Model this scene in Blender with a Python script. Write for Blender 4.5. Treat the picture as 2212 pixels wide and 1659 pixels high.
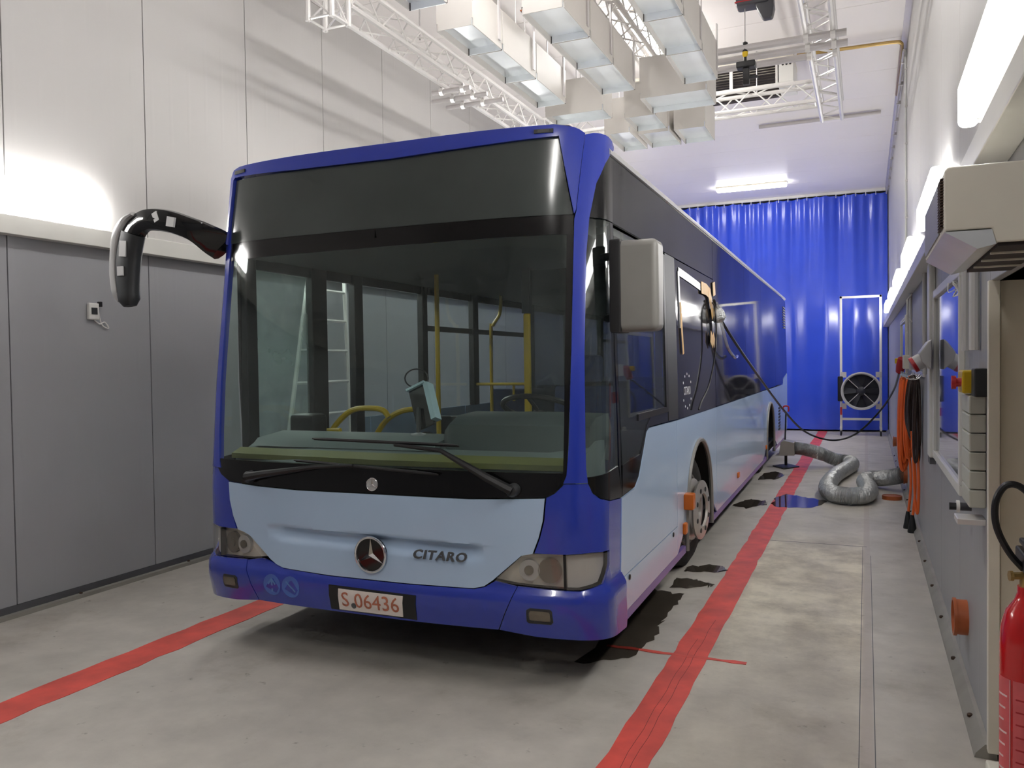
import bpy, bmesh, math, random, bisect
from mathutils import Vector, Matrix
random.seed(7)
for o in list(bpy.data.objects): bpy.data.objects.remove(o)
SC = bpy.context.scene
COL = SC.collection
pi = math.pi

# ---------------------------------------------------------------- camera, world, exposure
cam_d = bpy.data.cameras.new('camera'); cam = bpy.data.objects.new('camera', cam_d); COL.objects.link(cam)
cam_d.sensor_width = 36.0; cam_d.lens = 1768.43 / 2212 * 36.0; cam_d.clip_start = 0.05; cam_d.clip_end = 100
CAMR = Matrix(((0.91777154, 0.39687241, -0.01369976), (0.00242263, 0.02890244, 0.9995793), (-0.3971014, 0.91741863, -0.02556436)))
rot = Matrix((CAMR[0], CAMR[1], -CAMR[2])).transposed()
cam.matrix_world = Matrix.Translation((0, 0, 1.69)) @ rot.to_4x4()
SC.camera = cam
w = bpy.data.worlds.new('world'); SC.world = w; w.use_nodes = True
w.node_tree.nodes['Background'].inputs[0].default_value = (0.02, 0.02, 0.022, 1)
w.node_tree.nodes['Background'].inputs[1].default_value = 0.3
SC.view_settings.view_transform = 'Standard'; SC.view_settings.look = 'None'
SC.view_settings.gamma = 1.0; SC.view_settings.use_curve_mapping = False
SC.view_settings.exposure = 0.5
SC.cycles.max_bounces = 8; SC.cycles.diffuse_bounces = 4; SC.cycles.glossy_bounces = 4; SC.cycles.transparent_max_bounces = 16
SC.cycles.use_adaptive_sampling = True; SC.cycles.adaptive_threshold = 0.04; SC.cycles.adaptive_min_samples = 20
LAMP_E = 20.0
CEIL_E = 46.0

# ---------------------------------------------------------------- materials
def lin(v):
    v /= 255.0
    return v / 12.92 if v <= 0.04045 else ((v + 0.055) / 1.055) ** 2.4
def C(r, g, b): return (lin(r), lin(g), lin(b), 1.0)
M = {}
def pm(name, col, rough=0.5, metal=0.0, var=0.06, scale=6.0, bump=0.0, bscale=40.0, coat=0.0, spec=0.5, alpha=1.0):
    m = bpy.data.materials.new(name); m.use_nodes = True
    nt = m.node_tree; b = nt.nodes['Principled BSDF']
    b.inputs['Roughness'].default_value = rough; b.inputs['Metallic'].default_value = metal
    b.inputs['Specular IOR Level'].default_value = spec
    if coat: b.inputs['Coat Weight'].default_value = coat; b.inputs['Coat Roughness'].default_value = 0.04
    tc = nt.nodes.new('ShaderNodeTexCoord'); no = nt.nodes.new('ShaderNodeTexNoise')
    no.inputs['Scale'].default_value = scale; no.inputs['Detail'].default_value = 5
    nt.links.new(tc.outputs['Object'], no.inputs['Vector'])
    r = nt.nodes.new('ShaderNodeValToRGB')
    r.color_ramp.elements[0].position = 0.3; r.color_ramp.elements[1].position = 0.7
    r.color_ramp.elements[0].color = tuple(c * (1 - var) for c in col[:3]) + (1,)
    r.color_ramp.elements[1].color = tuple(min(1, c * (1 + var)) for c in col[:3]) + (1,)
    nt.links.new(no.outputs['Fac'], r.inputs[0]); nt.links.new(r.outputs[0], b.inputs['Base Color'])
    if bump:
        n2 = nt.nodes.new('ShaderNodeTexNoise'); n2.inputs['Scale'].default_value = bscale
        n2.inputs['Detail'].default_value = 4
        nt.links.new(tc.outputs['Object'], n2.inputs['Vector'])
        bp = nt.nodes.new('ShaderNodeBump'); bp.inputs['Strength'].default_value = bump; bp.inputs['Distance'].default_value = 0.02
        nt.links.new(n2.outputs['Fac'], bp.inputs['Height']); nt.links.new(bp.outputs[0], b.inputs['Normal'])
    M[name] = m
    return m
def emit(name, col, s):
    m = bpy.data.materials.new(name); m.use_nodes = True; nt = m.node_tree
    e = nt.nodes.new('ShaderNodeEmission'); e.inputs[0].default_value = col; e.inputs[1].default_value = s
    nt.nodes.remove(nt.nodes['Principled BSDF']); nt.links.new(e.outputs[0], nt.nodes['Material Output'].inputs[0])
    M[name] = m
def thin_glass(name, tint, refl=1.0, rough=0.02, haze=0.0, hazecol=(0.5, 0.55, 0.53, 1)):
    m = bpy.data.materials.new(name); m.use_nodes = True; nt = m.node_tree
    nt.nodes.remove(nt.nodes['Principled BSDF'])
    t = nt.nodes.new('ShaderNodeBsdfTransparent'); t.inputs[0].default_value = tint
    g = nt.nodes.new('ShaderNodeBsdfGlossy'); g.inputs['Roughness'].default_value = rough
    f = nt.nodes.new('ShaderNodeFresnel')
    gb = nt.nodes.new('ShaderNodeNewGeometry'); io = nt.nodes.new('ShaderNodeMapRange')     # same reflectance entering and leaving the pane
    io.inputs[3].default_value = 1.45; io.inputs[4].default_value = 1 / 1.45
    nt.links.new(gb.outputs['Backfacing'], io.inputs[0]); nt.links.new(io.outputs[0], f.inputs[0])
    mul = nt.nodes.new('ShaderNodeMath'); mul.operation = 'MULTIPLY'; mul.inputs[1].default_value = refl
    nt.links.new(f.outputs[0], mul.inputs[0])
    mx = nt.nodes.new('ShaderNodeMixShader'); nt.links.new(mul.outputs[0], mx.inputs[0])
    base = t
    if haze:
        d = nt.nodes.new('ShaderNodeBsdfDiffuse'); d.inputs[0].default_value = hazecol
        no = nt.nodes.new('ShaderNodeTexNoise'); no.inputs['Scale'].default_value = 3.0; no.inputs['Detail'].default_value = 6
        tc = nt.nodes.new('ShaderNodeTexCoord'); nt.links.new(tc.outputs['Object'], no.inputs['Vector'])
        mp = nt.nodes.new('ShaderNodeMapRange'); mp.inputs[1].default_value = .3; mp.inputs[2].default_value = .75
        mp.inputs[3].default_value = haze * .4; mp.inputs[4].default_value = haze * 1.5
        nt.links.new(no.outputs['Fac'], mp.inputs[0])
        m2 = nt.nodes.new('ShaderNodeMixShader'); nt.links.new(mp.outputs[0], m2.inputs[0])
        nt.links.new(t.outputs[0], m2.inputs[1]); nt.links.new(d.outputs[0], m2.inputs[2]); base = m2
    nt.links.new(base.outputs[0], mx.inputs[1]); nt.links.new(g.outputs[0], mx.inputs[2])
    nt.links.new(mx.outputs[0], nt.nodes['Material Output'].inputs[0])
    M[name] = m
def ribbed(name, col, axis, pitch, depth, rough=0.45, var=0.04):
    """sandwich panel sheet: fine vertical micro ribs as bump"""
    m = pm(name, col, rough, 0, var, 0.6)
    nt = m.node_tree; b = nt.nodes['Principled BSDF']
    tc = nt.nodes.new('ShaderNodeTexCoord'); sp = nt.nodes.new('ShaderNodeSeparateXYZ')
    geo = nt.nodes.new('ShaderNodeNewGeometry')
    nt.links.new(geo.outputs['Position'], sp.inputs[0])
    mu = nt.nodes.new('ShaderNodeMath'); mu.operation = 'MULTIPLY'; mu.inputs[1].default_value = 2 * pi / pitch
    nt.links.new(sp.outputs[axis], mu.inputs[0])
    si = nt.nodes.new('ShaderNodeMath'); si.operation = 'SINE'; nt.links.new(mu.outputs[0], si.inputs[0])
    pw = nt.nodes.new('ShaderNodeMapRange'); pw.inputs[1].default_value = 0.8; pw.inputs[2].default_value = 1.0
    nt.links.new(si.outputs[0], pw.inputs[0])
    bp = nt.nodes.new('ShaderNodeBump'); bp.inputs['Strength'].default_value = 0.5; bp.inputs['Distance'].default_value = depth
    nt.links.new(pw.outputs[0], bp.inputs['Height']); nt.links.new(bp.outputs[0], b.inputs['Normal'])
    return m

ribbed('wall_white', C(186, 184, 182), 1, 0.2, 0.001)
ribbed('wall_grey', C(160, 161, 165), 1, 0.2, 0.001)
pm('ceiling_white', C(236, 231, 229), 0.4, var=0.02, scale=.6)
pm('beige_wall', C(224, 217, 200), 0.7, var=0.03)
pm('seam_dark', C(40, 40, 42), 0.8)
pm('trunk_white', C(222, 221, 215), 0.35, var=0.02)
pm('cream', C(228, 223, 209), 0.4, var=0.03)
pm('offwhite', C(225, 224, 220), 0.4, var=0.02)
pm('mask_blue', C(40, 60, 168), 0.22, 0, 0.02, 3, coat=0.6)
pm('sky_blue', C(180, 204, 232), 0.25, 0, 0.015, 2, coat=0.5)
pm('purple', C(120, 100, 165), 0.35, var=0.04)
pm('black_gloss', C(16, 17, 19), 0.06, 0, 0.1, 4, spec=0.6)
pm('film_dark', C(36, 36, 41), 0.05, 0, 0.08, 3, spec=0.14, bump=0.04, bscale=1.7)
pm('display_dark', C(66, 72, 70), 0.12, 0, 0.12, 2.0)
pm('frit_black', C(14, 14, 15), 0.12, 0, 0.1)
pm('black_plastic', C(26, 26, 28), 0.45, var=0.1)
pm('dark_plastic', C(46, 48, 50), 0.5, var=0.08)
pm('grey_plastic', C(128, 126, 122), 0.42, var=0.04)
pm('silver_shell', C(190, 190, 190), 0.3, 0.15, 0.03)
pm('under_black', C(14, 14, 14), 0.9)
pm('rubber', C(34, 33, 32), 0.8, var=0.15, bump=0.15)
pm('steel_wheel', C(196, 193, 188), 0.35, 0.6, 0.1)
pm('chrome', C(220, 220, 222), 0.12, 1.0, 0.02)
pm('alu', C(222, 220, 218), 0.3, 0.35, 0.04)
pm('galv', C(236, 241, 244), 0.28, 0.5, 0.06, 3)
pm('box_beige', C(192, 188, 183), 0.5, var=0.02)
pm('steel_beam', C(190, 186, 186), 0.4, 0.3, 0.05)
pm('brass_pipe', C(178, 150, 95), 0.35, 0.7, 0.15)
pm('orange_plastic', C(214, 96, 20), 0.35, var=0.05)
pm('orange_pipe', C(176, 92, 48), 0.45, var=0.15)
pm('orange_cable', C(226, 98, 32), 0.45, var=0.08)
pm('brown_cable', C(58, 42, 38), 0.4, var=0.15)
pm('black_cable', C(22, 22, 26), 0.35)
pm('red_plastic', C(176, 32, 40), 0.35)
pm('red_paint', C(196, 22, 26), 0.16, 0, 0.06, 3, coat=0.5)
pm('label_red', C(214, 96, 100), 0.4, var=0.12, scale=14)
pm('label_white', C(235, 205, 205), 0.5)
pm('yellow', C(214, 178, 26), 0.35, var=0.04)
pm('olive', C(118, 118, 66), 0.5, var=0.08)
pm('amber', C(214, 110, 30), 0.25, var=0.06)
pm('lamp_refl', C(236, 231, 218), 0.25, 0.0, 0.08, 12)
pm('bowl', C(120, 112, 100), 0.2, 0.6, 0.1, 20)
pm('plate_white', C(240, 230, 224), 0.5, var=0.05, scale=20)
pm('plate_ink', C(188, 112, 86), 0.6, var=0.2, scale=30)
pm('letter_grey', C(92, 94, 98), 0.3, 0.4)
pm('sticker_blue', C(72, 108, 190), 0.4)
pm('sticker_line', C(92, 134, 196), 0.4)
pm('dash', C(112, 122, 122), 0.55, var=0.05)
pm('dash_dark', C(72, 80, 80), 0.6, var=0.06)
pm('lining', C(70, 72, 70), 0.7, var=0.05)
pm('seat_blue', C(44, 56, 92), 0.8, var=0.2, scale=30)
pm('paper', C(190, 215, 225), 0.5)
pm('tape_tan', C(205, 165, 105), 0.5, var=0.12)
pm('tape_silver', C(205, 206, 208), 0.3, 0.6, 0.1, 20)
pm('foil', C(184, 186, 186), 0.32, 0.55, 0.14, 25, bump=1.0, bscale=16)
pm('hose_grey', C(150, 148, 144), 0.45, 0.1, 0.06)
pm('pipe_grey', C(196, 196, 196), 0.4, var=0.03)
pm('socket_grey', C(190, 190, 178), 0.45, var=0.03)
pm('kerb', C(150, 147, 140), 0.55, 0.1, 0.12, 5)
pm('bolt', C(70, 52, 40), 0.6, 0.3)
pm('dark_strip', C(84, 84, 88), 0.6, var=0.08)
pm('white_block', C(222, 220, 208), 0.6, var=0.06)
pm('grille_dark', C(50, 42, 40), 0.7, var=0.3, scale=12)
pm('curtain_blue', C(58, 88, 222), 0.2, 0, 0.04, 2, spec=0.8)
pm('window_glass', C(90, 95, 110), 0.03, 0, 0.02, spec=1.0)
pm('fan_dark', C(40, 42, 52), 0.5)
pm('hoist_grey', C(62, 62, 68), 0.4)
pm('white_ink', C(215, 215, 220), 0.5)
emit('lamp_glow', (1.0, 0.985, 0.96, 1), LAMP_E)
emit('ceiling_glow', (1.0, 0.98, 0.95, 1), CEIL_E)
thin_glass('windscreen_glass', (0.90, 0.95, 0.935, 1), 0.6, 0.02, 0.03)
thin_glass('clear_glass', (0.90, 0.94, 0.93, 1), 0.8, 0.02, 0.02)
thin_glass('door_glass', (0.86, 0.94, 0.92, 1), 0.8, 0.03, 0.30, (0.55, 0.66, 0.64, 1))
thin_glass('smoke_glass', (0.5, 0.53, 0.53, 1), 0.8, 0.03, 0.03)
thin_glass('lens_glass', (0.97, 0.965, 0.95, 1), 0.7, 0.05, 0.05, (0.75, 0.73, 0.68, 1))
thin_glass('tube_plastic', (0.85, 0.86, 0.86, 1), 1.5, 0.05, 0.25, (0.8, 0.8, 0.8, 1))

def concrete():
    m = bpy.data.materials.new('concrete'); m.use_nodes = True; nt = m.node_tree; b = nt.nodes['Principled BSDF']
    N = nt.nodes.new; L = nt.links.new
    geo = N('ShaderNodeNewGeometry')
    def noise(sc, det=6, rough=.6):
        n = N('ShaderNodeTexNoise'); n.inputs['Scale'].default_value = sc; n.inputs['Detail'].default_value = det
        n.inputs['Roughness'].default_value = rough; L(geo.outputs['Position'], n.inputs['Vector']); return n
    def ramp(inp, p0, c0, p1, c1):
        r = N('ShaderNodeValToRGB'); r.color_ramp.elements[0].position = p0; r.color_ramp.elements[0].color = c0
        r.color_ramp.elements[1].position = p1; r.color_ramp.elements[1].color = c1; L(inp, r.inputs[0]); return r
    def mix(mode, f, a, c):
        x = N('ShaderNodeMix'); x.data_type = 'RGBA'; x.blend_type = mode
        if isinstance(f, float): x.inputs[0].default_value = f
        else: L(f, x.inputs[0])
        L(a, x.inputs[6])
        if isinstance(c, tuple): x.inputs[7].default_value = c
        else: L(c, x.inputs[7])
        return x.outputs[2]
    big = ramp(noise(0.9).outputs['Fac'], .3, C(190, 187, 182), .72, C(216, 212, 206))
    med = ramp(noise(4.5, 8).outputs['Fac'], .35, C(190, 186, 179), .7, C(228, 224, 216))
    col = mix('MULTIPLY', 0.55, big.outputs[0], med.outputs[0])
    # the worn beige strip of older concrete along the red line
    sp = N('ShaderNodeSeparateXYZ'); L(geo.outputs['Position'], sp.inputs[0])
    wob = noise(1.4, 5)
    a1 = N('ShaderNodeMath'); a1.operation = 'MULTIPLY_ADD'; L(wob.outputs['Fac'], a1.inputs[0]); a1.inputs[1].default_value = 0.16; L(sp.outputs[0], a1.inputs[2])
    m1 = N('ShaderNodeMapRange'); m1.inputs[1].default_value = -0.86; m1.inputs[2].default_value = -0.72; L(a1.outputs[0], m1.inputs[0])
    m2 = N('ShaderNodeMapRange'); m2.inputs[1].default_value = -0.005; m2.inputs[2].default_value = -0.03; L(sp.outputs[0], m2.inputs[0])
    mm = N('ShaderNodeMath'); mm.operation = 'MULTIPLY'; L(m1.outputs[0], mm.inputs[0]); L(m2.outputs[0], mm.inputs[1])
    m3 = N('ShaderNodeMapRange'); m3.inputs[1].default_value = 4.2; m3.inputs[2].default_value = 5.6; m3.inputs[3].default_value = .35; L(sp.outputs[1], m3.inputs[0])
    m4 = N('ShaderNodeMapRange'); m4.inputs[1].default_value = 8.5; m4.inputs[2].default_value = 7.6; m4.inputs[3].default_value = .25; L(sp.outputs[1], m4.inputs[0])
    m5 = N('ShaderNodeMath'); m5.operation = 'MULTIPLY'; L(m3.outputs[0], m5.inputs[0]); L(m4.outputs[0], m5.inputs[1])
    m6 = N('ShaderNodeMath'); m6.operation = 'MULTIPLY'; L(mm.outputs[0], m6.inputs[0]); L(m5.outputs[0], m6.inputs[1]); mm = m6
    worn = ramp(noise(2.2, 9, .7).outputs['Fac'], .38, C(178, 168, 150), .62, C(226, 217, 196))
    col = mix('MIX', mm.outputs[0], col, worn.outputs[0])
    b1 = N('ShaderNodeMath'); b1.operation = 'ABSOLUTE'; L(sp.outputs[0], b1.inputs[0])
    b2 = N('ShaderNodeMapRange'); b2.inputs[1].default_value = .030; b2.inputs[2].default_value = .022; b2.inputs[4].default_value = .55; L(b1.outputs[0], b2.inputs[0])
    col = mix('MIX', b2.outputs[0], col, C(172, 160, 152))
    spots = ramp(noise(13, 4).outputs['Fac'], .66, (1, 1, 1, 1), .74, (.5, .48, .45, 1))
    col = mix('MULTIPLY', 0.8, col, spots.outputs[0])
    dirt = ramp(noise(1.7, 7, .65).outputs['Fac'], .56, (1, 1, 1, 1), .75, (.66, .63, .58, 1))
    col = mix('MULTIPLY', 0.8, col, dirt.outputs[0])
    L(col, b.inputs['Base Color'])
    rr = N('ShaderNodeMapRange'); rr.inputs[3].default_value = .42; rr.inputs[4].default_value = .68
    L(noise(3, 5).outputs['Fac'], rr.inputs[0]); L(rr.outputs[0], b.inputs['Roughness'])
    bp = N('ShaderNodeBump'); bp.inputs['Strength'].default_value = .25; bp.inputs['Distance'].default_value = .004
    L(noise(30, 6).outputs['Fac'], bp.inputs['Height']); L(bp.outputs[0], b.inputs['Normal'])
    M['concrete'] = m
concrete()
def paint_red():
    m = pm('floor_red', C(214, 82, 70), 0.5, 0, 0.22, 5)
    return m
paint_red()
thin_glass('puddle', (.66, .64, .62, 1), 1.0, 0.04)

# ---------------------------------------------------------------- mesh helpers
class MB:
    def __init__(s): s.v = []; s.f = []
    def add(s, vs, fs):
        k = len(s.v); s.v += [tuple(p) for p in vs]; s.f += [tuple(i + k for i in f) for f in fs]; return s
    def box(s, x0, x1, y0, y1, z0, z1, m=None):
        vs = [Vector((x, y, z)) for x in (x0, x1) for y in (y0, y1) for z in (z0, z1)]
        if m is not None: vs = [m @ p for p in vs]
        return s.add(vs, [(0, 1, 3, 2), (4, 6, 7, 5), (0, 4, 5, 1), (2, 3, 7, 6), (0, 2, 6, 4), (1, 5, 7, 3)])
    def tube(s, path, r, n=8, cap=True, closed=False):
        P = [Vector(p) for p in path]; rs = r if isinstance(r, (list, tuple)) else [r] * len(P)
        up = None; rings = []
        for i, p in enumerate(P):
            if closed: t = P[(i + 1) % len(P)] - P[i - 1]
            else: t = P[min(i + 1, len(P) - 1)] - P[max(i - 1, 0)]
            t.normalize()
            if up is None:
                up = Vector((0, 0, 1)) if abs(t.z) < .9 else Vector((1, 0, 0))
            a = t.cross(up)
            if a.length < 1e-4: a = t.orthogonal()
            a.normalize(); b = a.cross(t); b.normalize(); up = b
            rings.append([p + (a * math.cos(2 * pi * k / n) + b * math.sin(2 * pi * k / n)) * rs[i] for k in range(n)])
        fs = []; L = len(P)
        for i in range(L if closed else L - 1):
            j = (i + 1) % L
            for k in range(n): fs.append((i * n + k, i * n + (k + 1) % n, j * n + (k + 1) % n, j * n + k))
        if cap and not closed: fs += [tuple(range(n))[::-1], tuple((L - 1) * n + k for k in range(n))]
        return s.add([q for R in rings for q in R], fs)
    def lathe(s, prof, n=24, m=None, close=True):
        """profile (r, h) turned about local z; m places it"""
        vs = []; fs = []
        for r, h in prof:
            for k in range(n):
                p = Vector((r * math.cos(2 * pi * k / n), r * math.sin(2 * pi * k / n), h)); vs.append(m @ p if m is not None else p)
        L = len(prof)
        for i in range(L - 1):
            for k in range(n): fs.append((i * n + k, i * n + (k + 1) % n, (i + 1) * n + (k + 1) % n, (i + 1) * n + k))
        if close: fs += [tuple(range(n))[::-1], tuple((L - 1) * n + k for k in range(n))]
        return s.add(vs, fs)
    def prism(s, poly, h0, h1, m=None):
        """2-D polygon extruded along local z"""
        n = len(poly)
        vs = [Vector((x, y, h0)) for x, y in poly] + [Vector((x, y, h1)) for x, y in poly]
        if m is not None: vs = [m @ p for p in vs]
        return s.add(vs, [tuple(range(n))[::-1], tuple(range(n, 2 * n))] + [(i, (i + 1) % n, (i + 1) % n + n, i + n) for i in range(n)])
    def sweep(s, path, secs, cap=True):
        """path of points, secs: per point list of Vector offsets (same count)"""
        n = len(secs[0]); vs = [Vector(p) + Vector(q) for p, S in zip(path, secs) for q in S]; L = len(path); fs = []
        for i in range(L - 1):
            for k in range(n): fs.append((i * n + k, i * n + (k + 1) % n, (i + 1) * n + (k + 1) % n, (i + 1) * n + k))
        if cap: fs += [tuple(range(n))[::-1], tuple((L - 1) * n + k for k in range(n))]
        return s.add(vs, fs)
ORG = {}
def mkobj(name, bm, mat, parent, origin, smooth=35):
    bmesh.ops.recalc_face_normals(bm, faces=bm.faces[:])
    lim = math.radians(smooth)
    for e in bm.edges:
        if len(e.link_faces) == 2:
            e.smooth = e.calc_face_angle(0) < lim
        else: e.smooth = True
    for f in bm.faces: f.smooth = True
    me = bpy.data.meshes.new(name); bm.to_mesh(me); bm.free(); me.materials.append(M[mat])
    o = bpy.data.objects.new(name, me); COL.objects.link(o)
    if parent is not None: o.parent = parent
    else: o.location = origin
    ORG[o.name] = Vector(origin)
    return o
def build(mb, name, mat, parent=None, bevel=0.0, smooth=35, label=None, cat=None, group=None, kind=None, plabel=None, seg=2):
    if parent is not None: origin = ORG[parent.name]
    else:
        xs = [p[0] for p in mb.v]; ys = [p[1] for p in mb.v]; zs = [p[2] for p in mb.v]
        origin = Vector(((min(xs) + max(xs)) / 2, (min(ys) + max(ys)) / 2, min(zs)))
    bm = bmesh.new()
    vs = [bm.verts.new(Vector(p) - origin) for p in mb.v]
    for f in mb.f:
        try: bm.faces.new([vs[i] for i in f])
        except ValueError: pass
    if bevel:
        bmesh.ops.recalc_face_normals(bm, faces=bm.faces[:])
        ed = [e for e in bm.edges if len(e.link_faces) == 2 and e.calc_face_angle(0) > 0.6]
        bmesh.ops.bevel(bm, geom=ed, offset=bevel, segments=seg, profile=0.5, affect='EDGES', clamp_overlap=True)
    o = mkobj(name, bm, mat, parent, origin, 3 if 0 < bevel < .011 else smooth)
    if bevel >= .011: o.modifiers.new('weighted_normal', 'WEIGHTED_NORMAL').keep_sharp = True
    if label: o['label'] = label
    if cat: o['category'] = cat
    if group: o['group'] = group
    if kind: o['kind'] = kind
    if plabel: o['label'] = plabel
    return o
def thing(name, loc, label, cat, group=None, rz=0.0):
    o = bpy.data.objects.new(name, None); COL.objects.link(o); o.location = loc; o.rotation_euler = (0, 0, rz)
    o.empty_display_size = 0.2
    if label: o['label'] = label
    if cat: o['category'] = cat
    if group: o['group'] = group
    ORG[o.name] = Vector(loc)
    return o
def struct(mb, name, mat, **k): return build(mb, name, mat, kind='structure', **k)
def B(*a, **k): return MB().box(*a, **k)
def clone(o, delta, parent=None):
    c = o.copy(); COL.objects.link(c)
    if parent is not None: c.parent = parent
    c.location = Vector(o.location) + Vector(delta)
    return c
def spline(pts, n=6):
    P = [Vector(p) for p in pts]; out = []
    for i in range(len(P) - 1):
        a, b, c, d = P[max(i - 1, 0)], P[i], P[i + 1], P[min(i + 2, len(P) - 1)]
        for k in range(n):
            t = k / n
            out.append(0.5 * ((2 * b) + (c - a) * t + (2 * a - 5 * b + 4 * c - d) * t * t + (-a + 3 * b - 3 * c + d) * t ** 3))
    out.append(P[-1]); return out
def text_mesh(txt, size, shear=0.0, bold=0.0):
    cu = bpy.data.curves.new('lettering', 'FONT'); cu.body = txt; cu.size = size; cu.align_x = 'CENTER'; cu.align_y = 'CENTER'; cu.shear = shear
    cu.resolution_u = 3; cu.offset = bold; cu.space_character = 1.0 + bold * 60
    o = bpy.data.objects.new('lettering_tmp', cu); COL.objects.link(o)
    dg = bpy.context.evaluated_depsgraph_get(); me = o.evaluated_get(dg).to_mesh()
    vs = [tuple(v.co) for v in me.vertices]; fs = [tuple(p.vertices) for p in me.polygons]
    o.evaluated_get(dg).to_mesh_clear()
    bpy.data.objects.remove(o); bpy.data.curves.remove(cu)
    return vs, fs

# ================================================================ THE ROOM
XL, XR, ZC, YB, YF = -5.365, 0.47, 5.53, 20.9, -4.0
fl = struct(B(XL - .3, XR + 1.2, YF - .2, YB + .2, -.2, 0), 'floor', 'concrete')
for a in ((-.83, .0, 7.94, 7.952), (-.034, -.03, 2.0, 7.94), (.03, .034, 1.5, 7.6), (-1.0, .42, 13.0, 13.012), (-.80, .42, 15.6, 15.61)):
    build(B(a[0], a[1], a[2], a[3], -.001, .0006), 'slab_joint', 'dark_strip', fl)
for x, y0 in ((-.945, 2.2), (-.905, 2.6)):
    build(MB().tube([(x + .004 * math.sin(k * 1.7), y0 + .12 * k, .002) for k in range(24)], .0014, 4), 'floor_crack', 'seam_dark', fl)
wl = struct(B(XL - .25, XL - .035, YF, YB, 0, ZC), 'wall_left', 'seam_dark')
ys = [3.775 + 1.198 * k for k in range(-7, 16)]
for a, b in zip(ys, ys[1:]):
    a2, b2 = max(a, YF) + .004, min(b, YB) - .004
    if b2 - a2 < .1: continue
    build(B(XL - .035, XL, a2, b2, .075, 2.62), 'wall_panel', 'wall_grey', wl, bevel=.003)
    build(B(XL - .035, XL, a2, b2, 2.62, ZC), 'wall_panel', 'wall_white', wl, bevel=.003)
build(B(XL - .03, XL + .004, YF, YB, .0, .075), 'base_channel', 'dark_strip', wl)
bl = struct(B(XL, XL + .05, YF, YB, 0, .028), 'baseboard_left', 'kerb')
for k in range(14):
    y = 3.2 + k * 1.05
    build(MB().lathe([(.012, .028), (.012, .036), (.006, .04)], 8, Matrix.Translation((XL + .025, y, 0))), 'bolt', 'bolt', bl)
# right wall, open below 2 m nearer than 3.88 m (niche)
wr = struct(B(XR + .035, XR + .25, 3.9, YB, 0, 2.0).box(XR + .035, XR + .25, YF, YB, 2.0, ZC), 'wall_right', 'seam_dark')
yr = [3.88 + 1.198 * k for k in range(-7, 16)]
for a, b in zip(yr, yr[1:]):
    a2, b2 = max(a, YF) + .003, min(b, YB) - .003
    if b2 - a2 < .1: continue
    if b2 > 3.9: build(B(XR, XR + .035, a2, b2, .07, 2.40), 'wall_panel', 'wall_grey', wr, bevel=.003)
    else: build(B(XR, XR + .035, a2, b2, 2.0, 2.40), 'wall_panel', 'wall_grey', wr, bevel=.003)
    build(B(XR, XR + .035, a2, b2, 2.40, ZC), 'wall_panel', 'wall_white', wr, bevel=.003)
br = struct(MB().sweep([(XR, 3.9, 0), (XR, YB, 0)], [[(0.03, 0, 0), (-.055, 0, 0), (-.05, 0, .02), (-.015, 0, .06), (.03, 0, .07)]] * 2), 'baseboard_right', 'kerb')
for k in range(15):
    y = 4.25 + k * .78
    build(MB().lathe([(.013, 0), (.013, .012), (.006, .016)], 8, Matrix.Translation((XR - .035, y, .035))), 'bolt', 'bolt', br)
struct(B(XR + .036, 1.6, 3.88, 4.08, 0, 2.0), 'wall_niche', 'beige_wall')
struct(B(1.4, 1.6, .4, 3.88, 0, 2.0), 'wall_niche_side', 'beige_wall')
struct(B(XR + .036, 1.6, .2, 4.08, 2.0, 2.06), 'wall_niche_top', 'beige_wall')
struct(B(XR - .012, XR + .03, 3.84, 3.88, 0.05, 2.0), 'trim_1', 'cream', bevel=.003)
struct(B(XR + .036, XR + .25, YF, .2, 0, 2.0), 'wall_right_near', 'wall_grey')
struct(B(XL - .25, XR + .25, YF - .2, YF, 0, ZC), 'wall_back', 'wall_grey')
struct(B(XL - .25, XR + .25, YB, YB + .2, 0, ZC), 'wall_front', 'wall_grey')
ce = struct(B(XL - .25, XR + .25, YF - .2, YB + .2, ZC + .03, ZC + .25), 'ceiling', 'seam_dark')
yc = [-4 + 1.15 * k for k in range(0, 23)]
for a, b in zip(yc, yc[1:]):
    build(B(XL, XR, a + .003, min(b, YB) - .003, ZC, ZC + .03), 'ceiling_panel', 'ceiling_white', ce, bevel=.003)
# grey corner flashing between ceiling and right wall
struct(MB().sweep([(0, YF, 0), (0, YB, 0)], [[(XR, 0, ZC - .06), (XR - .012, 0, ZC - .06), (XR - .07, 0, ZC - .008), (XR - .07, 0, ZC), (XR, 0, ZC)]] * 2), 'trim_2', 'steel_beam')
# cable trunks below the wall lamps
struct(B(XL, XL + .09, YF, YB, 2.605, 2.735), 'trim_3', 'trunk_white', bevel=.004)
struct(B(XR - .11, XR, YF, YB, 2.39, 2.49), 'trim_4', 'trunk_white', bevel=.004)

# red floor markings (painted, with ragged edges)
def stripe(x0, x1, y0, y1, n=160, j=.004):
    mb = MB(); vs = []; fs = []
    for i in range(n + 1):
        y = y0 + (y1 - y0) * i / n
        a, b = random.gauss(0, j), random.gauss(0, j)
        for x, z in ((x0 + a, .0), (x0 + a, .0025), (x1 + b, .0025), (x1 + b, .0)): vs.append((x, y, z))
    for i in range(n):
        for k in range(3): fs.append((i * 4 + k, i * 4 + k + 1, i * 4 + k + 5, i * 4 + k + 4))
    return mb.add(vs, fs)
build(stripe(-1.03, -.832, YF + .5, 20.4), 'floor_line', 'floor_red', label='long red painted floor line running beside the right side of the bus', cat='floor line')
build(stripe(-4.045, -3.805, YF + .5, 20.4, 160, .007), 'floor_line', 'floor_red', label='red painted floor line on the left, passing under the bus corner', cat='floor line')
m90 = MB(); q = stripe(4.633, 4.668, .615, 1.42, 12, .004)
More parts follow.
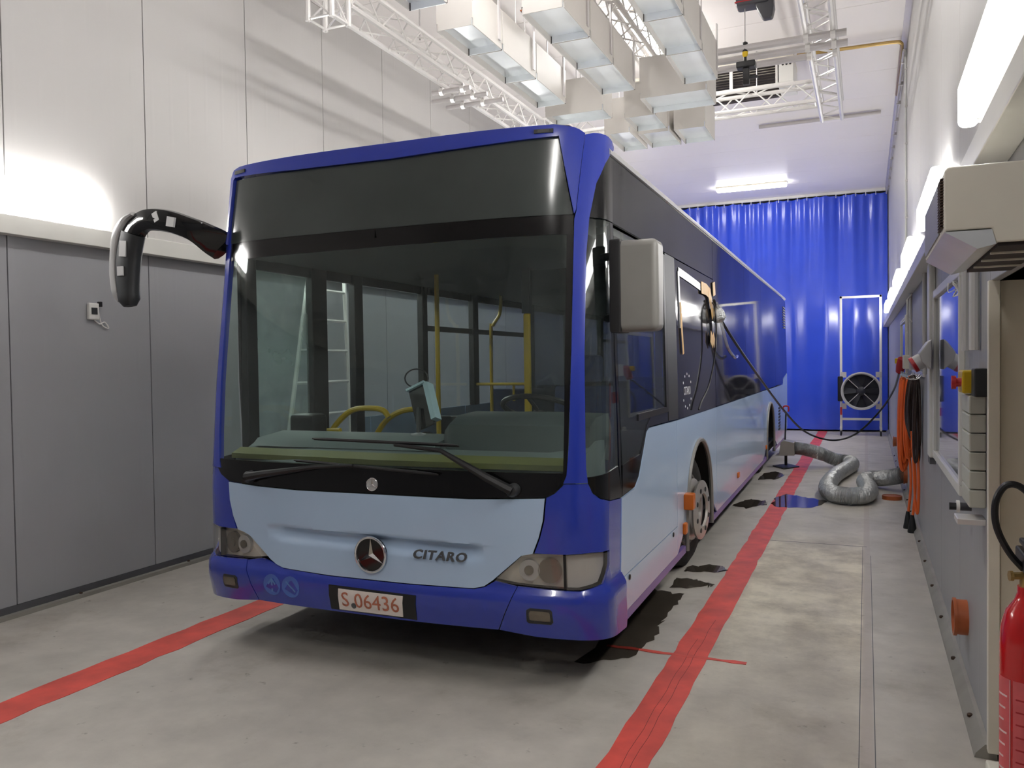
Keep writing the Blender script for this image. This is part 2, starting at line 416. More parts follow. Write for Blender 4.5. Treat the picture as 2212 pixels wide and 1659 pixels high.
m90.v = [(-y, x, z + .0006) for x, y, z in q.v]; m90.f = q.f
build(m90, 'floor_line', 'floor_red', label='short thin red cross mark crossing the long red floor line', cat='floor line')
# water puddles by the wheels
def blob(cx, cy, rx, ry, seed, z=.0035, n=40, jag=.22):
    rnd = random.Random(seed); ph = [rnd.uniform(0, 2 * pi) for _ in range(6)]; out = []
    for k in range(n):
        t = 2 * pi * k / n; r = 1 + sum(jag / (h + 1) * math.sin((h + 2) * t + ph[h]) for h in range(6))
        out.append((cx + rx * r * math.cos(t), cy + ry * r * math.sin(t)))
    return MB().prism(out, z - .001, z)
def rag(pts, seed, n=7, j=.03):
    rnd = random.Random(seed); out = []
    for (x0, y0), (x1, y1) in zip(pts, pts[1:] + pts[:1]):
        for k in range(n):
            t = k / n; out.append((x0 + (x1 - x0) * t + rnd.gauss(0, j), y0 + (y1 - y0) * t + rnd.gauss(0, j * 2)))
    return MB().prism(out, .0028, .0036)
for seed, pts, l in [(1, [(-.98, 9.75), (-.55, 9.82), (-.42, 10.35), (-.60, 10.5), (-.93, 10.75), (-1.03, 10.3)], 'shallow puddle mirroring the blue curtain beside the long red line'),
                     (2, [(-1.46, 9.7), (-1.25, 9.6), (-1.06, 9.85), (-1.1, 10.15), (-1.3, 10.2)], 'dark puddle under the bus sill left of the red line'),
                     (3, [(-1.35, 6.5), (-1.08, 6.6), (-1.02, 6.72), (-1.12, 6.82), (-1.35, 6.75)], 'dark finger of water just right of the front wheel'),
                     (4, [(-1.35, 6.0), (-1.1, 6.12), (-1.04, 6.22), (-1.18, 6.3), (-1.35, 6.3)], 'dark finger of water at the foot of the front tyre'),
                     (5, [(-1.5, 4.35), (-1.23, 4.5), (-1.2, 4.9), (-1.22, 5.4), (-1.21, 5.9), (-1.5, 5.9)], 'ragged wet strip along the sill behind the front bumper'),
                     (6, [(-1.4, 11.9), (-1.16, 12.0), (-1.1, 12.5), (-1.25, 12.9), (-1.4, 12.6)], 'dark puddle at the foot of the rear tyre')]:
    build(rag(pts, seed, j=.012), 'puddle', 'puddle', label=l, cat='puddle')

# curtain at the far end
def curtain():
    n = 520; vs = []; fs = []; X0, X1 = XL + .05, XR - .02
    zs = [.04, .5, 1.2, 2.0, 2.8, 3.5, 4.2, 4.7, 5.0, 5.2, 5.32, 5.45]
    for i in range(n + 1):
        x = X0 + (X1 - X0) * i / n
        for z in zs:
            t = (z / 5.4)
            a = .035 * math.sin(x * 7.3 + .6 * math.sin(x * 2.1)) * (.7 + .3 * t) + .03 * math.sin(x * 12.1 + 1.2 + .25 * z) * t
            a += .022 * max(0, t - .62) / .38 * math.sin(x * 2 * pi / .21) + .05 * math.sin(x * 2.3 + .4)
            vs.append((x, 20.42 + a, z - (.02 * abs(math.sin(x * pi / .21)) if z > 5.35 else 0)))
    m = len(zs)
    for i in range(n):
        for k in range(m - 1): fs.append((i * m + k, i * m + m + k, i * m + m + k + 1, i * m + k + 1))
    k0 = len(vs); vs += [(x, y + .006, z) for x, y, z in vs]
    fs += [tuple(j + k0 for j in f[::-1]) for f in fs]
    return MB().add(vs, fs)
ct = thing('curtain', (-2.4, 20.42, 0), 'floor-length blue vinyl curtain across the far end of the hall', 'curtain')
build(curtain(), 'curtain_sheet', 'curtain_blue', ct, smooth=80)
build(B(XL + .02, XR - .06, 20.39, 20.45, 5.47, ZC), 'curtain_rail', 'offwhite', ct, bevel=.004)
for k in range(27):
    x = XR - .05 - k * .21
    build(B(x - .007, x + .007, 20.37, 20.40, 5.39, 5.47), 'curtain_glider', 'offwhite', ct)

# wall lamps
def lamp(x0, x1, y0, y1, z0, z1, side, label):
    t = thing('wall_lamp', ((x0 + x1) / 2, (y0 + y1) / 2, z0), label, 'lamp', 'fluorescent wall lamps')
    if side > 0:
        build(B(x1 - .035, x1, y0 + .02, y1 - .02, z0 + .015, z1 - .015), 'lamp_body', 'cream', t, bevel=.004)
        build(B(x0, x1 - .035, y0, y1, z0, z1), 'diffuser', 'lamp_glow', t, bevel=.025, seg=3)
        xx = x1 - .045
    else:
        build(B(x0, x0 + .035, y0 + .02, y1 - .02, z0 + .015, z1 - .015), 'lamp_body', 'cream', t, bevel=.004)
        build(B(x0 + .035, x1, y0, y1, z0, z1), 'diffuser', 'lamp_glow', t, bevel=.025, seg=3)
        xx = x0 + .045
    for k in range(3):
        y = y0 + (y1 - y0) * (.12 + .38 * k)
        build(B(xx - .012, xx + .012, y - .015, y + .015, z0 - .008, z0 + .006), 'clip', 'alu', t)
for k in range(0, 6):
    y1 = 4.0 + 3.1 * k
    l = {0: 'big glowing fluorescent lamp above the wall air conditioner, nearest on the right wall', 1: 'largest glowing lamp seen past the air conditioner, touching its outline',
         2: 'second glowing lamp past the air conditioner on the right wall', 3: 'third glowing lamp past the air conditioner on the right wall',
         4: 'fourth glowing lamp past the air conditioner, near the curtain', 5: 'smallest glowing lamp on the right wall beside the blue curtain'}.get(k, 'fluorescent lamp on the right wall behind the viewpoint')
    lamp(XR - .11, XR, y1 - 1.5, y1, 2.66, 2.85, 1, l)
for k in range(0, 6):
    y1 = 4.5 + 3.1 * k
    l = {0: 'glowing fluorescent lamp on the left wall beside the bus mirror'}.get(k, 'fluorescent lamp on the left wall hidden behind the bus' if k > 0 else 'fluorescent lamp on the left wall outside the view')
    lamp(XL, XL + .11, y1 - 1.5, y1, 2.80, 2.985, -1, l)
def ceil_lamp(x, y, sx, sy, label, z=ZC, glow='ceiling_glow'):
    t = thing('ceiling_lamp', (x, y, z - .1), label, 'lamp', 'fluorescent ceiling lamps')
    build(B(x - sx / 2, x + sx / 2, y - sy / 2, y + sy / 2, z - .035, z), 'lamp_body', 'cream', t, bevel=.004)
    build(B(x - sx / 2 + .01, x + sx / 2 - .01, y - sy / 2 + .01, y + sy / 2 - .01, z - .1, z - .035), 'diffuser', glow, t, bevel=.02, seg=3)
ceil_lamp(-2.31, 18.7, 1.5, .19, 'glowing fluorescent lamp on the ceiling in front of the blue curtain', glow='lamp_glow')
ceil_lamp(-.75, -1.2, .22, 1.5, 'added unseen ceiling lamp behind the viewpoint, brightening the right side')  # added fill lamp out of view, brightens the air conditioner face and niche
ceil_lamp(-2.33, 9.6, .22, 1.5, 'glowing ceiling lamp above the middle row of reflector boxes')
ceil_lamp(-2.33, 5.2, .22, 1.5, 'glowing ceiling lamp above the near reflector boxes')

# ================================================================ THE BUS (local frame: x right, y towards the rear, z up)
BX, BY, BR = -2.4952, 3.7690, math.radians(0.62)
bus = thing('bus', (BX, BY, 0), 'blue and light blue city bus with dark glass, parked in the middle of the hall', 'bus', rz=BR)
ORG[bus.name] = Vector((0, 0, 0))
HW, CA, CN = 1.275, 0.32, 3.4
def _outline():
    pts = []
    for i in range(241):
        t = pi / 2 * i / 240
        pts.append((HW * math.sin(t) ** (2 / CN), CA * (1 - math.cos(t) ** (2 / CN))))
    cum = [0]
    for a, b in zip(pts, pts[1:]): cum.append(cum[-1] + math.hypot(b[0] - a[0], b[1] - a[1]))
    return pts, cum
OP, OC = _outline(); S0 = OC[-1]
def _at(a):
    if a >= S0: return HW, CA + (a - S0)
    i = max(0, min(len(OC) - 2, bisect.bisect_right(OC, a) - 1)); k = (a - OC[i]) / max(1e-9, OC[i + 1] - OC[i])
    return OP[i][0] + (OP[i + 1][0] - OP[i][0]) * k, OP[i][1] + (OP[i + 1][1] - OP[i][1]) * k
def sst(x, a, b):
    t = min(1, max(0, (x - a) / (b - a))); return t * t * (3 - 2 * t)
RK = [(0.0, .08), (0.22, .05), (0.42, .0), (0.95, .0), (1.6, .05), (2.2, .12), (2.6, .17), (2.9, .21), (3.2, .27)]
def rake(z):
    for (a, ya), (b, yb) in zip(RK, RK[1:]):
        if z <= b: return ya + (yb - ya) * max(0, (z - a)) / (b - a)
    return RK[-1][1]
def skin(s, z, off=0.0):
    """point of the bus skin: s = arc length from the front centre round the corner along the side"""
    a = abs(s); u, y = _at(a); u2, y2 = _at(a + 1e-3)
    tu, ty = u2 - u, y2 - y; L = math.hypot(tu, ty) or 1
    w_ = 1 - sst(y, CA, CA + .9)
    u += ty / L * off; y += -tu / L * off
    y += rake(z) * w_; u -= .025 * sst(z, 1.2, 2.8)
    return Vector((u if s >= 0 else -u, y, z))
def ys_(y): return y + S0 - CA          # side y -> s
ZCUTS = [.22, .3, .36, .42, .47, .50, .52, .54, .56, .6, .95, 1.2, 1.4, 1.6, 1.9, 2.2, 2.4, 2.6, 2.75, 2.9]
def flat(poly, fine=.05, zc=ZCUTS):
    bm = bmesh.new(); f = bm.faces.new([bm.verts.new((s, z, 0)) for s, z in poly])
    f.normal_update(); bmesh.ops.triangulate(bm, faces=[f])
    s0, s1 = min(p[0] for p in poly), max(p[0] for p in poly); z0, z1 = min(p[1] for p in poly), max(p[1] for p in poly)
    cuts = []; s = -2.4
    while s <= 2.4:
        if s0 < s < s1: cuts.append(s)
        s += fine if abs(s) > .85 else fine * 2
    for c in cuts:
        bmesh.ops.bisect_plane(bm, geom=bm.verts[:] + bm.edges[:] + bm.faces[:], plane_co=(c, 0, 0), plane_no=(1, 0, 0), dist=1e-5)
    for c in zc:
        if z0 < c < z1: bmesh.ops.bisect_plane(bm, geom=bm.verts[:] + bm.edges[:] + bm.faces[:], plane_co=(0, c, 0), plane_no=(0, 1, 0), dist=1e-5)
    return bm
def panel(name, poly, mat, parent=None, off=0.0, th=.012, fn=None, fine=.05, plabel=None, zc=ZCUTS, mirror=False, smooth=40):
    if mirror: poly = [(-s, z) for s, z in poly][::-1]
    bm = flat(poly, fine, zc); bm.verts.index_update()
    F = fn or (lambda s, z: 0.0)
    co = [(v.co.x, v.co.y) for v in bm.verts]; fs = [[v.index for v in f.verts] for f in bm.faces]
    be = [(e.verts[0].index, e.verts[1].index) for e in bm.edges if len(e.link_faces) == 1]; bm.free()
    n = len(co)
    vs = [skin(s, z, off + F(s, z)) for s, z in co] + [skin(s, z, off + F(s, z) - th) for s, z in co]
    fs2 = fs + [[i + n for i in f[::-1]] for f in fs] + [[a, b, b + n, a + n] for a, b in be]
    return build(MB().add(vs, fs2), name, mat, parent or bus, smooth=smooth, plabel=plabel)
def both(name, poly, mat, **k):
    return panel(name, poly, mat, **k), panel(name, poly, mat, mirror=True, **k)
def on_skin(vs, fs, s0, z0, off, name, mat, parent, th=.003, plabel=None):
    """flat 2-D mesh (x = along s, y = z) laid on the skin"""
    n = len(vs)
    a = [skin(s0 + v[0], z0 + v[1], off) for v in vs]; b = [skin(s0 + v[0], z0 + v[1], off - th) for v in vs]
    ed = {}
    for f in fs:
        for i in range(len(f)):
            e = (f[i], f[(i + 1) % len(f)]); k = tuple(sorted(e)); ed.setdefault(k, []).append(e)
    side = [[e[0][0], e[0][1], e[0][1] + n, e[0][0] + n] for e in ed.values() if len(e) == 1]
    return build(MB().add(a + b, [list(f) for f in fs] + [[i + n for i in f[::-1]] for f in fs] + side), name, mat, parent, plabel=plabel)
bump = lambda s, z: .032 * (1 - sst(z, .49, .56))
CX = .022   # the middle of the front as photographed
# ---- front: light blue bonnet flap with a moulded groove
bon = [(1.010, 1.004), (1.0, .894), (.977, .804), (.946, .724), (.888, .712), (.735, .578), (.687, .544), (.632, .531), (.236, .523), (-.249, .523),
       (-.574, .536), (-.627, .551), (-.673, .575), (-.833, .699), (-.883, .716), (-.931, .725), (-.972, .802), (-1.0, .895), (-1.012, 1.002), (-.75, .99), (-.477, .983), (0, .986), (.382, .987), (.604, .988)]
def groove(s, z):
    e = abs(s - CX)
    zc = .752 - .02 * (s + .6) / 1.3
    d = 0
    if e < .70:
        k = 1 - sst(e, .58, .68)
        d = -.042 * k * (sst(z, zc - .075, zc - .01) * (1 - sst(z, zc + .006, zc + .022)))
    d += .012 * (1 - sst(z, .53, .75)) * (1 - sst(e, .55, .75)) + .006
    return d
GZ = [.53, .56, .6, .64] + [.66 + .012 * k for k in range(12)] + [.83, .9]
front = panel('bonnet_flap', bon, 'sky_blue', fn=groove, fine=.04, zc=GZ, smooth=60, plabel='light blue front flap with star emblem')
# ---- corners (blue) with cut-outs for the lamps
cor = [(1.107, 1.077), (1.098, 1.066), (1.058, 1.027), (1.018, 1.008), (1.008, .894), (.985, .806), (.955, .726), (1.11, .722), (1.25, .728), (1.405, .716),
       (1.402, .64), (1.322, .556), (1.182, .535), (.866, .553), (.766, .325), (.95, .302), (1.165, .288), (1.325, .275), (1.575, .252), (1.604, .306), (1.640, .70), (1.650, .945),
       (1.42, .966), (1.302, .994), (1.254, 1.026), (1.228, 1.077)]
both('corner_panel', cor, 'mask_blue', fn=bump, fine=.04)
bum = [(.862, .551), (.745, .572), (.691, .540), (.634, .526), (.236, .518), (-.249, .518), (-.574, .531), (-.63, .547), (-.74, .572), (-.860, .551), (-.760, .326), (-.28, .322), (.22, .318), (.760, .325)]
panel('bumper', bum, 'mask_blue', fn=bump, fine=.05)
for sg in (1, -1):
    # fog lamp in its recess
    pf = [(.915, .385), (.925, .375), (1.035, .372), (1.048, .385), (1.045, .44), (1.035, .452), (.935, .455), (.917, .445)]
    fg = panel('fog_lamp', pf, 'dark_plastic', off=.034, th=.02, mirror=sg < 0)
    panel('fog_lens', [(.93, .40), (.94, .392), (1.028, .389), (1.036, .397), (1.033, .432), (1.025, .44), (.94, .443), (.932, .435)], 'bowl', fg, off=.038, th=.006, mirror=sg < 0)
# ---- head lamps
for sg in (1, -1):
    hl = panel('headlamp', [(.735, .574), (.888, .708), (1.106, .716), (1.25, .722), (1.398, .710), (1.395, .64), (1.316, .562), (1.179, .541), (.86, .558)], 'lamp_refl', off=-.05, th=.03, mirror=sg < 0)
    for c, r, mt_ in ((1.03, .064, 'bowl'), (.92, .055, 'silver_shell')):
        vs = [(r * math.cos(2 * pi * k / 20), r * math.sin(2 * pi * k / 20)) for k in range(20)]
        on_skin(vs, [tuple(range(20))], sg * c, .632, -.028, 'reflector_bowl', mt_, hl, th=.022)
        vs2 = [(x * .45, y * .45) for x, y in vs]
        on_skin(vs2, [tuple(range(20))], sg * c, .632, -.018, 'bulb_cover', 'bowl', hl, th=.01)
    panel('headlamp_lens', [(.742, .574), (.889, .703), (1.10, .711), (1.103, .549), (.86, .563)], 'lens_glass', hl, off=.004, th=.006, mirror=sg < 0)
    ind = panel('indicator', [(1.122, .549), (1.118, .712), (1.25, .718), (1.393, .706), (1.39, .642), (1.313, .566), (1.182, .547)], 'silver_shell', hl, off=-.03, th=.012, mirror=sg < 0)
    panel('indicator_lens', [(1.116, .545), (1.113, .715), (1.25, .721), (1.397, .708), (1.394, .641), (1.316, .563), (1.18, .543)], 'lens_glass', hl, off=.004, th=.006, mirror=sg < 0)
    panel('lamp_divider', [(1.103, .546), (1.1, .716), (1.114, .716), (1.117, .546)], 'black_plastic', hl, off=.0, th=.03, mirror=sg < 0)
# ---- number plate
pr = panel('plate_holder', [(-.245, .335), (-.245, .476), (.305, .467), (.297, .33)], 'black_plastic', off=.036, th=.02)
pl = panel('number_plate', [(-.185, .340), (-.178, .461), (.229, .458), (.218, .340)], 'plate_white', off=.042, th=.004)
tv, tf = text_mesh('S 06436', .118)
wd = max(v[0] for v in tv) - min(v[0] for v in tv)
on_skin([(v[0] * .36 / wd, v[1]) for v in tv], tf, .022, .400, .0455, 'plate_lettering', 'plate_ink', pl, th=.002)
vs = [(.015 * math.cos(2 * pi * k / 12), .016 * math.sin(2 * pi * k / 12)) for k in range(12)]
on_skin(vs, [tuple(range(12))], -.085, .372, .046, 'plate_seal', 'letter_grey', pl, th=.003)
# ---- faded round stickers on the bumper
for s in (-.645, -.510):
    vs = [(.062 * math.cos(2 * pi * k / 28), .062 * math.sin(2 * pi * k / 28)) for k in range(28)]
    st = on_skin(vs, [tuple(range(28))], s, .434, .0335, 'round_sticker', 'sticker_blue', bus, th=.001)
    on_skin([(-.006, -.04), (.006, -.04), (.006, .02), (.022, .0), (.03, .008), (0, .042), (-.03, .008), (-.022, 0), (-.006, .02)] if s < -.6 else
            [(-.035, .026), (-.03, .034), (.035, -.022), (.03, -.03)], [tuple(range(9 if s < -.6 else 4))], s, .434, .0345, 'sticker_mark', 'sticker_line', st, th=.001)
# ---- emblems and lettering
def disc_on(s, z, off, r, name, mat, parent, th=.006, n=32):
    vs = [(r * math.cos(2 * pi * k / n), r * math.sin(2 * pi * k / n)) for k in range(n)]
    return on_skin(vs, [tuple(range(n))], s, z, off, name, mat, parent, th=th)
def ring_path(s, z, r, off, n=36): return [skin(s + r * math.cos(2 * pi * k / n), z + r * math.sin(2 * pi * k / n), off) for k in range(n)]
em = disc_on(CX + .004, .662, .026, .094, 'emblem', 'black_gloss', bus, th=.018)
build(MB().tube(ring_path(CX + .004, .662, .094, .030), .0075, 8, closed=True), 'emblem_ring', 'chrome', em)
sv = []; 
for k in range(6):
    a = pi / 2 + k * pi / 3; r = .088 if k % 2 == 0 else .017
    sv.append((r * math.cos(a), r * math.sin(a)))
base = [skin(CX + .004 + x, .662 + y, .028) for x, y in sv]; apex = skin(CX + .004, .662, .048)
build(MB().add(base + [apex], [(k, (k + 1) % 6, 6) for k in range(6)] + [tuple(range(6))[::-1]]), 'emblem_star', 'chrome', em, smooth=5)
e2 = disc_on(.024, 1.040, .004, .036, 'windscreen_badge', 'silver_shell', bus, th=.004)
build(MB().tube(ring_path(.024, 1.040, .034, .006, 24), .003, 6, closed=True), 'badge_ring', 'chrome', e2)
build(MB().add([skin(.024 + x * .36, 1.04 + y * .36, .006) for x, y in sv] + [skin(.024, 1.04, .012)], [(k, (k + 1) % 6, 6) for k in range(6)] + [tuple(range(6))[::-1]]), 'badge_star', 'chrome', e2, smooth=5)
tv, tf = text_mesh('CITARO', .1, 0.25, .0024)
wd = max(v[0] for v in tv) - min(v[0] for v in tv); hd = max(v[1] for v in tv) - min(v[1] for v in tv); ym = (max(v[1] for v in tv) + min(v[1] for v in tv)) / 2
on_skin([(v[0] * .31 / wd, (v[1] - ym) * .05 / hd) for v in tv], tf, .437, .687, .026, 'front_lettering', 'letter_grey', bus, th=.01)
# ---- blue pillars and roof hood
pil = [(1.102, 1.081), (1.118, 1.12), (1.128, 1.276), (1.139, 1.743), (1.150, 2.43), (1.16, 2.47), (1.18, 2.70), (1.197, 2.874), (1.24, 2.884), (1.284, 2.886), (1.343, 2.881), (1.40, 2.868), (1.435, 2.845), (1.435, 2.829),
       (1.37, 2.785), (1.322, 2.731), (1.264, 2.619), (1.227, 2.433), (1.213, 2.25), (1.205, 1.742), (1.211, 1.275), (1.216, 1.151), (1.226, 1.081)]
both('corner_pillar', pil, 'mask_blue', off=.006, fine=.03, th=.03)
hood = [(1.062, 2.866), (1.147, 2.452), (1.156, 2.47), (1.176, 2.70), (1.193, 2.876), (1.165, 2.897), (1.135, 2.910), (1.04, 2.928), (.6, 2.931), (.07, 2.930), (-.6, 2.932), (-1.09, 2.930), (-1.155, 2.918), (-1.19, 2.87), (-1.20, 2.46), (-1.185, 2.452), (-1.150, 2.855), (-1.13, 2.866), (-.6, 2.846), (.077, 2.838), (.6, 2.85)]
hd_ = panel('roof_hood', hood, 'mask_blue', off=.02, th=.05, fine=.04)
ss = [-1.19 + 2.38 * k / 30 for k in range(31)]
def ztop(s): return 2.930 - (.05 * sst(abs(s), 1.08, 1.19))
rows = [[skin(s, ztop(s), .018) for s in ss], [skin(s, ztop(s) + .012, -.03) for s in ss], [skin(s, ztop(s) + .02, -.2) for s in ss], [Vector((_at(abs(s))[0] * (1 if s >= 0 else -1) * .97, .95, 2.955 - .05 * sst(abs(s), .9, 1.2))) for s in ss]]
mb = MB(); n = len(ss)
mb.add([p for r in rows for p in r], [(i * n + k, i * n + k + 1, (i + 1) * n + k + 1, (i + 1) * n + k) for i in range(3) for k in range(n - 1)])
k0 = len(mb.v); mb.v += [(x, y, z - .012) for x, y, z in mb.v]; mb.f += [tuple(j + k0 for j in f[::-1]) for f in list(mb.f)]
build(mb, 'roof_cap', 'mask_blue', bus)
for s in (-1.076, .983):
    ml = panel('marker_lamp', [(s - .05, 2.884), (s - .05, 2.905), (s + .05, 2.905), (s + .05, 2.884)], 'dark_plastic', off=.028, th=.012)
    panel('marker_lens', [(s - .03, 2.887), (s - .03, 2.902), (s + .03, 2.902), (s + .03, 2.887)], 'lens_glass', ml, off=.032, th=.006)
# ---- glass front
panel('destination_display', [(-1.178, 2.452), (-1.145, 2.852), (-.6, 2.843), (.077, 2.835), (.6, 2.847), (1.057, 2.864), (1.143, 2.452)], 'display_dark', off=.0, th=.01)
ws = panel('windscreen', [(-1.15, 1.135), (-1.165, 2.345), (1.112, 2.35), (1.10, 1.13)], 'windscreen_glass', off=0, th=.004)
panel('upper_frit_band', [(-1.19, 2.344), (-1.182, 2.450), (1.147, 2.450), (1.146, 2.349)], 'frit_black', ws, off=.0, th=.008)
panel('lower_frit_band', [(-1.012, 1.006), (-1.10, 1.042), (-1.17, 1.10), (-1.19, 1.136), (1.122, 1.131), (1.116, 1.105), (1.098, 1.068), (1.056, 1.03), (1.010, 1.010), (.604, .993), (.382, .992), (0, .991), (-.477, .988), (-.75, .995)], 'frit_black', ws, off=.001, th=.008)
panel('side_frit_band', [(-1.205, 1.136), (-1.195, 2.344), (-1.164, 2.344), (-1.149, 1.136)], 'frit_black', ws, off=.0, th=.008)
panel('side_frit_band', [(1.101, 1.131), (1.113, 2.349), (1.148, 2.349), (1.136, 1.743), (1.125, 1.276), (1.12, 1.131)], 'frit_black', ws, off=.0, th=.008)
# ---- wipers
def wiper(arm, blade, nm):
    wv = build(MB().tube([skin(s, z, o) for s, z, o in arm], [.026, .022, .012, .009][:len(arm)], 8), 'wiper', 'black_plastic', bus, plabel=nm)
    p = skin(arm[0][0], arm[0][1], 0); mtx = Matrix.Translation(p) @ Matrix.Rotation(pi / 2, 4, 'X')
    build(MB().lathe([(.034, -.01), (.034, .035), (.026, .05), (.012, .052)], 16, mtx), 'wiper_pivot', 'dark_plastic', wv)
    a, b = blade; pts = [skin(a[0] + (b[0] - a[0]) * k / 10, a[1] + (b[1] - a[1]) * k / 10, .03) for k in range(11)]
    build(MB().tube(pts, [.004] + [.009] * 9 + [.004], 6), 'wiper_blade', 'black_plastic', wv)
    pts = [skin(a[0] + (b[0] - a[0]) * k / 10, a[1] + (b[1] - a[1]) * k / 10 - .006, .014) for k in range(11)]
    build(MB().tube(pts, .005, 4), 'wiper_rubber', 'rubber', wv)
wiper([(.851, 1.046, .045), (.72, 1.112, .06), (.46, 1.24, .05), (.18, 1.262, .04)], ((-.358, 1.282), (.548, 1.267)), 'longer wiper on the driver side')
wiper([(-.819, 1.047, .045), (-.70, 1.07, .055), (-.322, 1.127, .05), (-.079, 1.143, .04)], ((-.481, 1.157), (.432, 1.115)), 'wiper on the door side')
# ---- corner window and driver window (driver side)
def seam(z): return 1.64 - .19 * (z - 1.0) / 1.5
pe = [(1.227, 2.43), (1.214, 2.25), (1.206, 1.742), (1.212, 1.275), (1.217, 1.151)]
for mir in (False, True):
    cw = panel('corner_window', [(1.214, 1.11), (1.213, 1.275), (1.207, 1.742), (1.215, 2.25), (1.228, 2.43), (seam(2.43) - .05, 2.43), (seam(1.13) - .05, 1.13)], 'clear_glass', off=0, th=.004, fine=.03, mirror=mir)
    panel('window_frit', [(1.228, 1.081), (1.256, 1.03), (1.304, .998), (1.42, .970), (seam(.95) + .012, .950), (seam(1.13) - .05, 1.13), (1.216, 1.108)], 'frit_black', cw, off=.001, th=.008, fine=.03, mirror=mir)
    panel('window_post', [(seam(.95) - .05, 1.125), (seam(2.43) - .05, 2.43), (seam(2.43) + .0, 2.43), (seam(.95) + .012, .95)], 'black_gloss', cw, off=.0, th=.02, fine=.03, mirror=mir)
    panel('corner_upper_panel', [(1.229, 2.437), (1.266, 2.619), (1.324, 2.729), (1.37, 2.782), (1.437, 2.826), (seam(2.6), 2.80), (seam(2.43), 2.437)], 'black_gloss', off=0, th=.015, fine=.03, mirror=mir)
sideglass = 'film_dark'
dw = panel('driver_window', [(1.665, 1.12), (1.60, 1.5), (seam(2.42) + .012, 2.41), (2.86, 2.41), (2.86, 1.345), (2.36, 1.345), (2.25, 1.30), (2.08, 1.14)], 'clear_glass', off=0, th=.004)
panel('window_sill', [(seam(.95) + .016, .955), (1.665, 1.12), (2.08, 1.14), (2.25, 1.30), (2.36, 1.345), (2.86, 1.345), (2.86, 1.29), (3.15, 1.275), (2.32, 1.285), (2.235, 1.26), (2.027, 1.015), (1.93, .966)], 'black_gloss', dw, off=.001, th=.012)
panel('sliding_frame', [(2.80, 1.345), (2.81, 2.41), (2.87, 2.41), (2.86, 1.345)], 'black_plastic', dw, off=.006, th=.02)
panel('sliding_frame', [(2.02, 1.34), (2.02, 1.38), (2.80, 1.38), (2.80, 1.345)], 'black_plastic', dw, off=.006, th=.02)
panel('window_pillar', [(2.872, 1.282), (2.882, 2.425), (3.20, 2.425), (3.20, 1.272)], 'dark_plastic', off=.004, th=.02)
panel('upper_side_panel', [(seam(2.44), 2.435), (seam(2.79), 2.79), (4.935, 2.785), (4.935, 2.43)], 'film_dark', off=0, th=.015)
for a, b, z1 in ((3.205, 4.935, 2.423), (4.948, 7.22, 2.785), (7.23, 9.02, 2.785), (9.03, 11.0, 2.785), (11.01, 12.46, 2.785)):
    panel('side_window', [(a, 1.27), (a, z1), (b, z1), (b, 1.264)], sideglass, off=0, th=.012)
rv = panel('rear_side_panel', [(12.47, 1.36), (12.47, 2.785), (13.32, 2.75), (13.32, 1.44)], 'film_dark', off=0, th=.012)
for k in range(9):
    panel('vent_slat', [(12.75, 2.25 + .045 * k), (12.75, 2.275 + .045 * k), (13.2, 2.275 + .045 * k), (13.2, 2.25 + .045 * k)], 'black_plastic', rv, off=.008, th=.008)
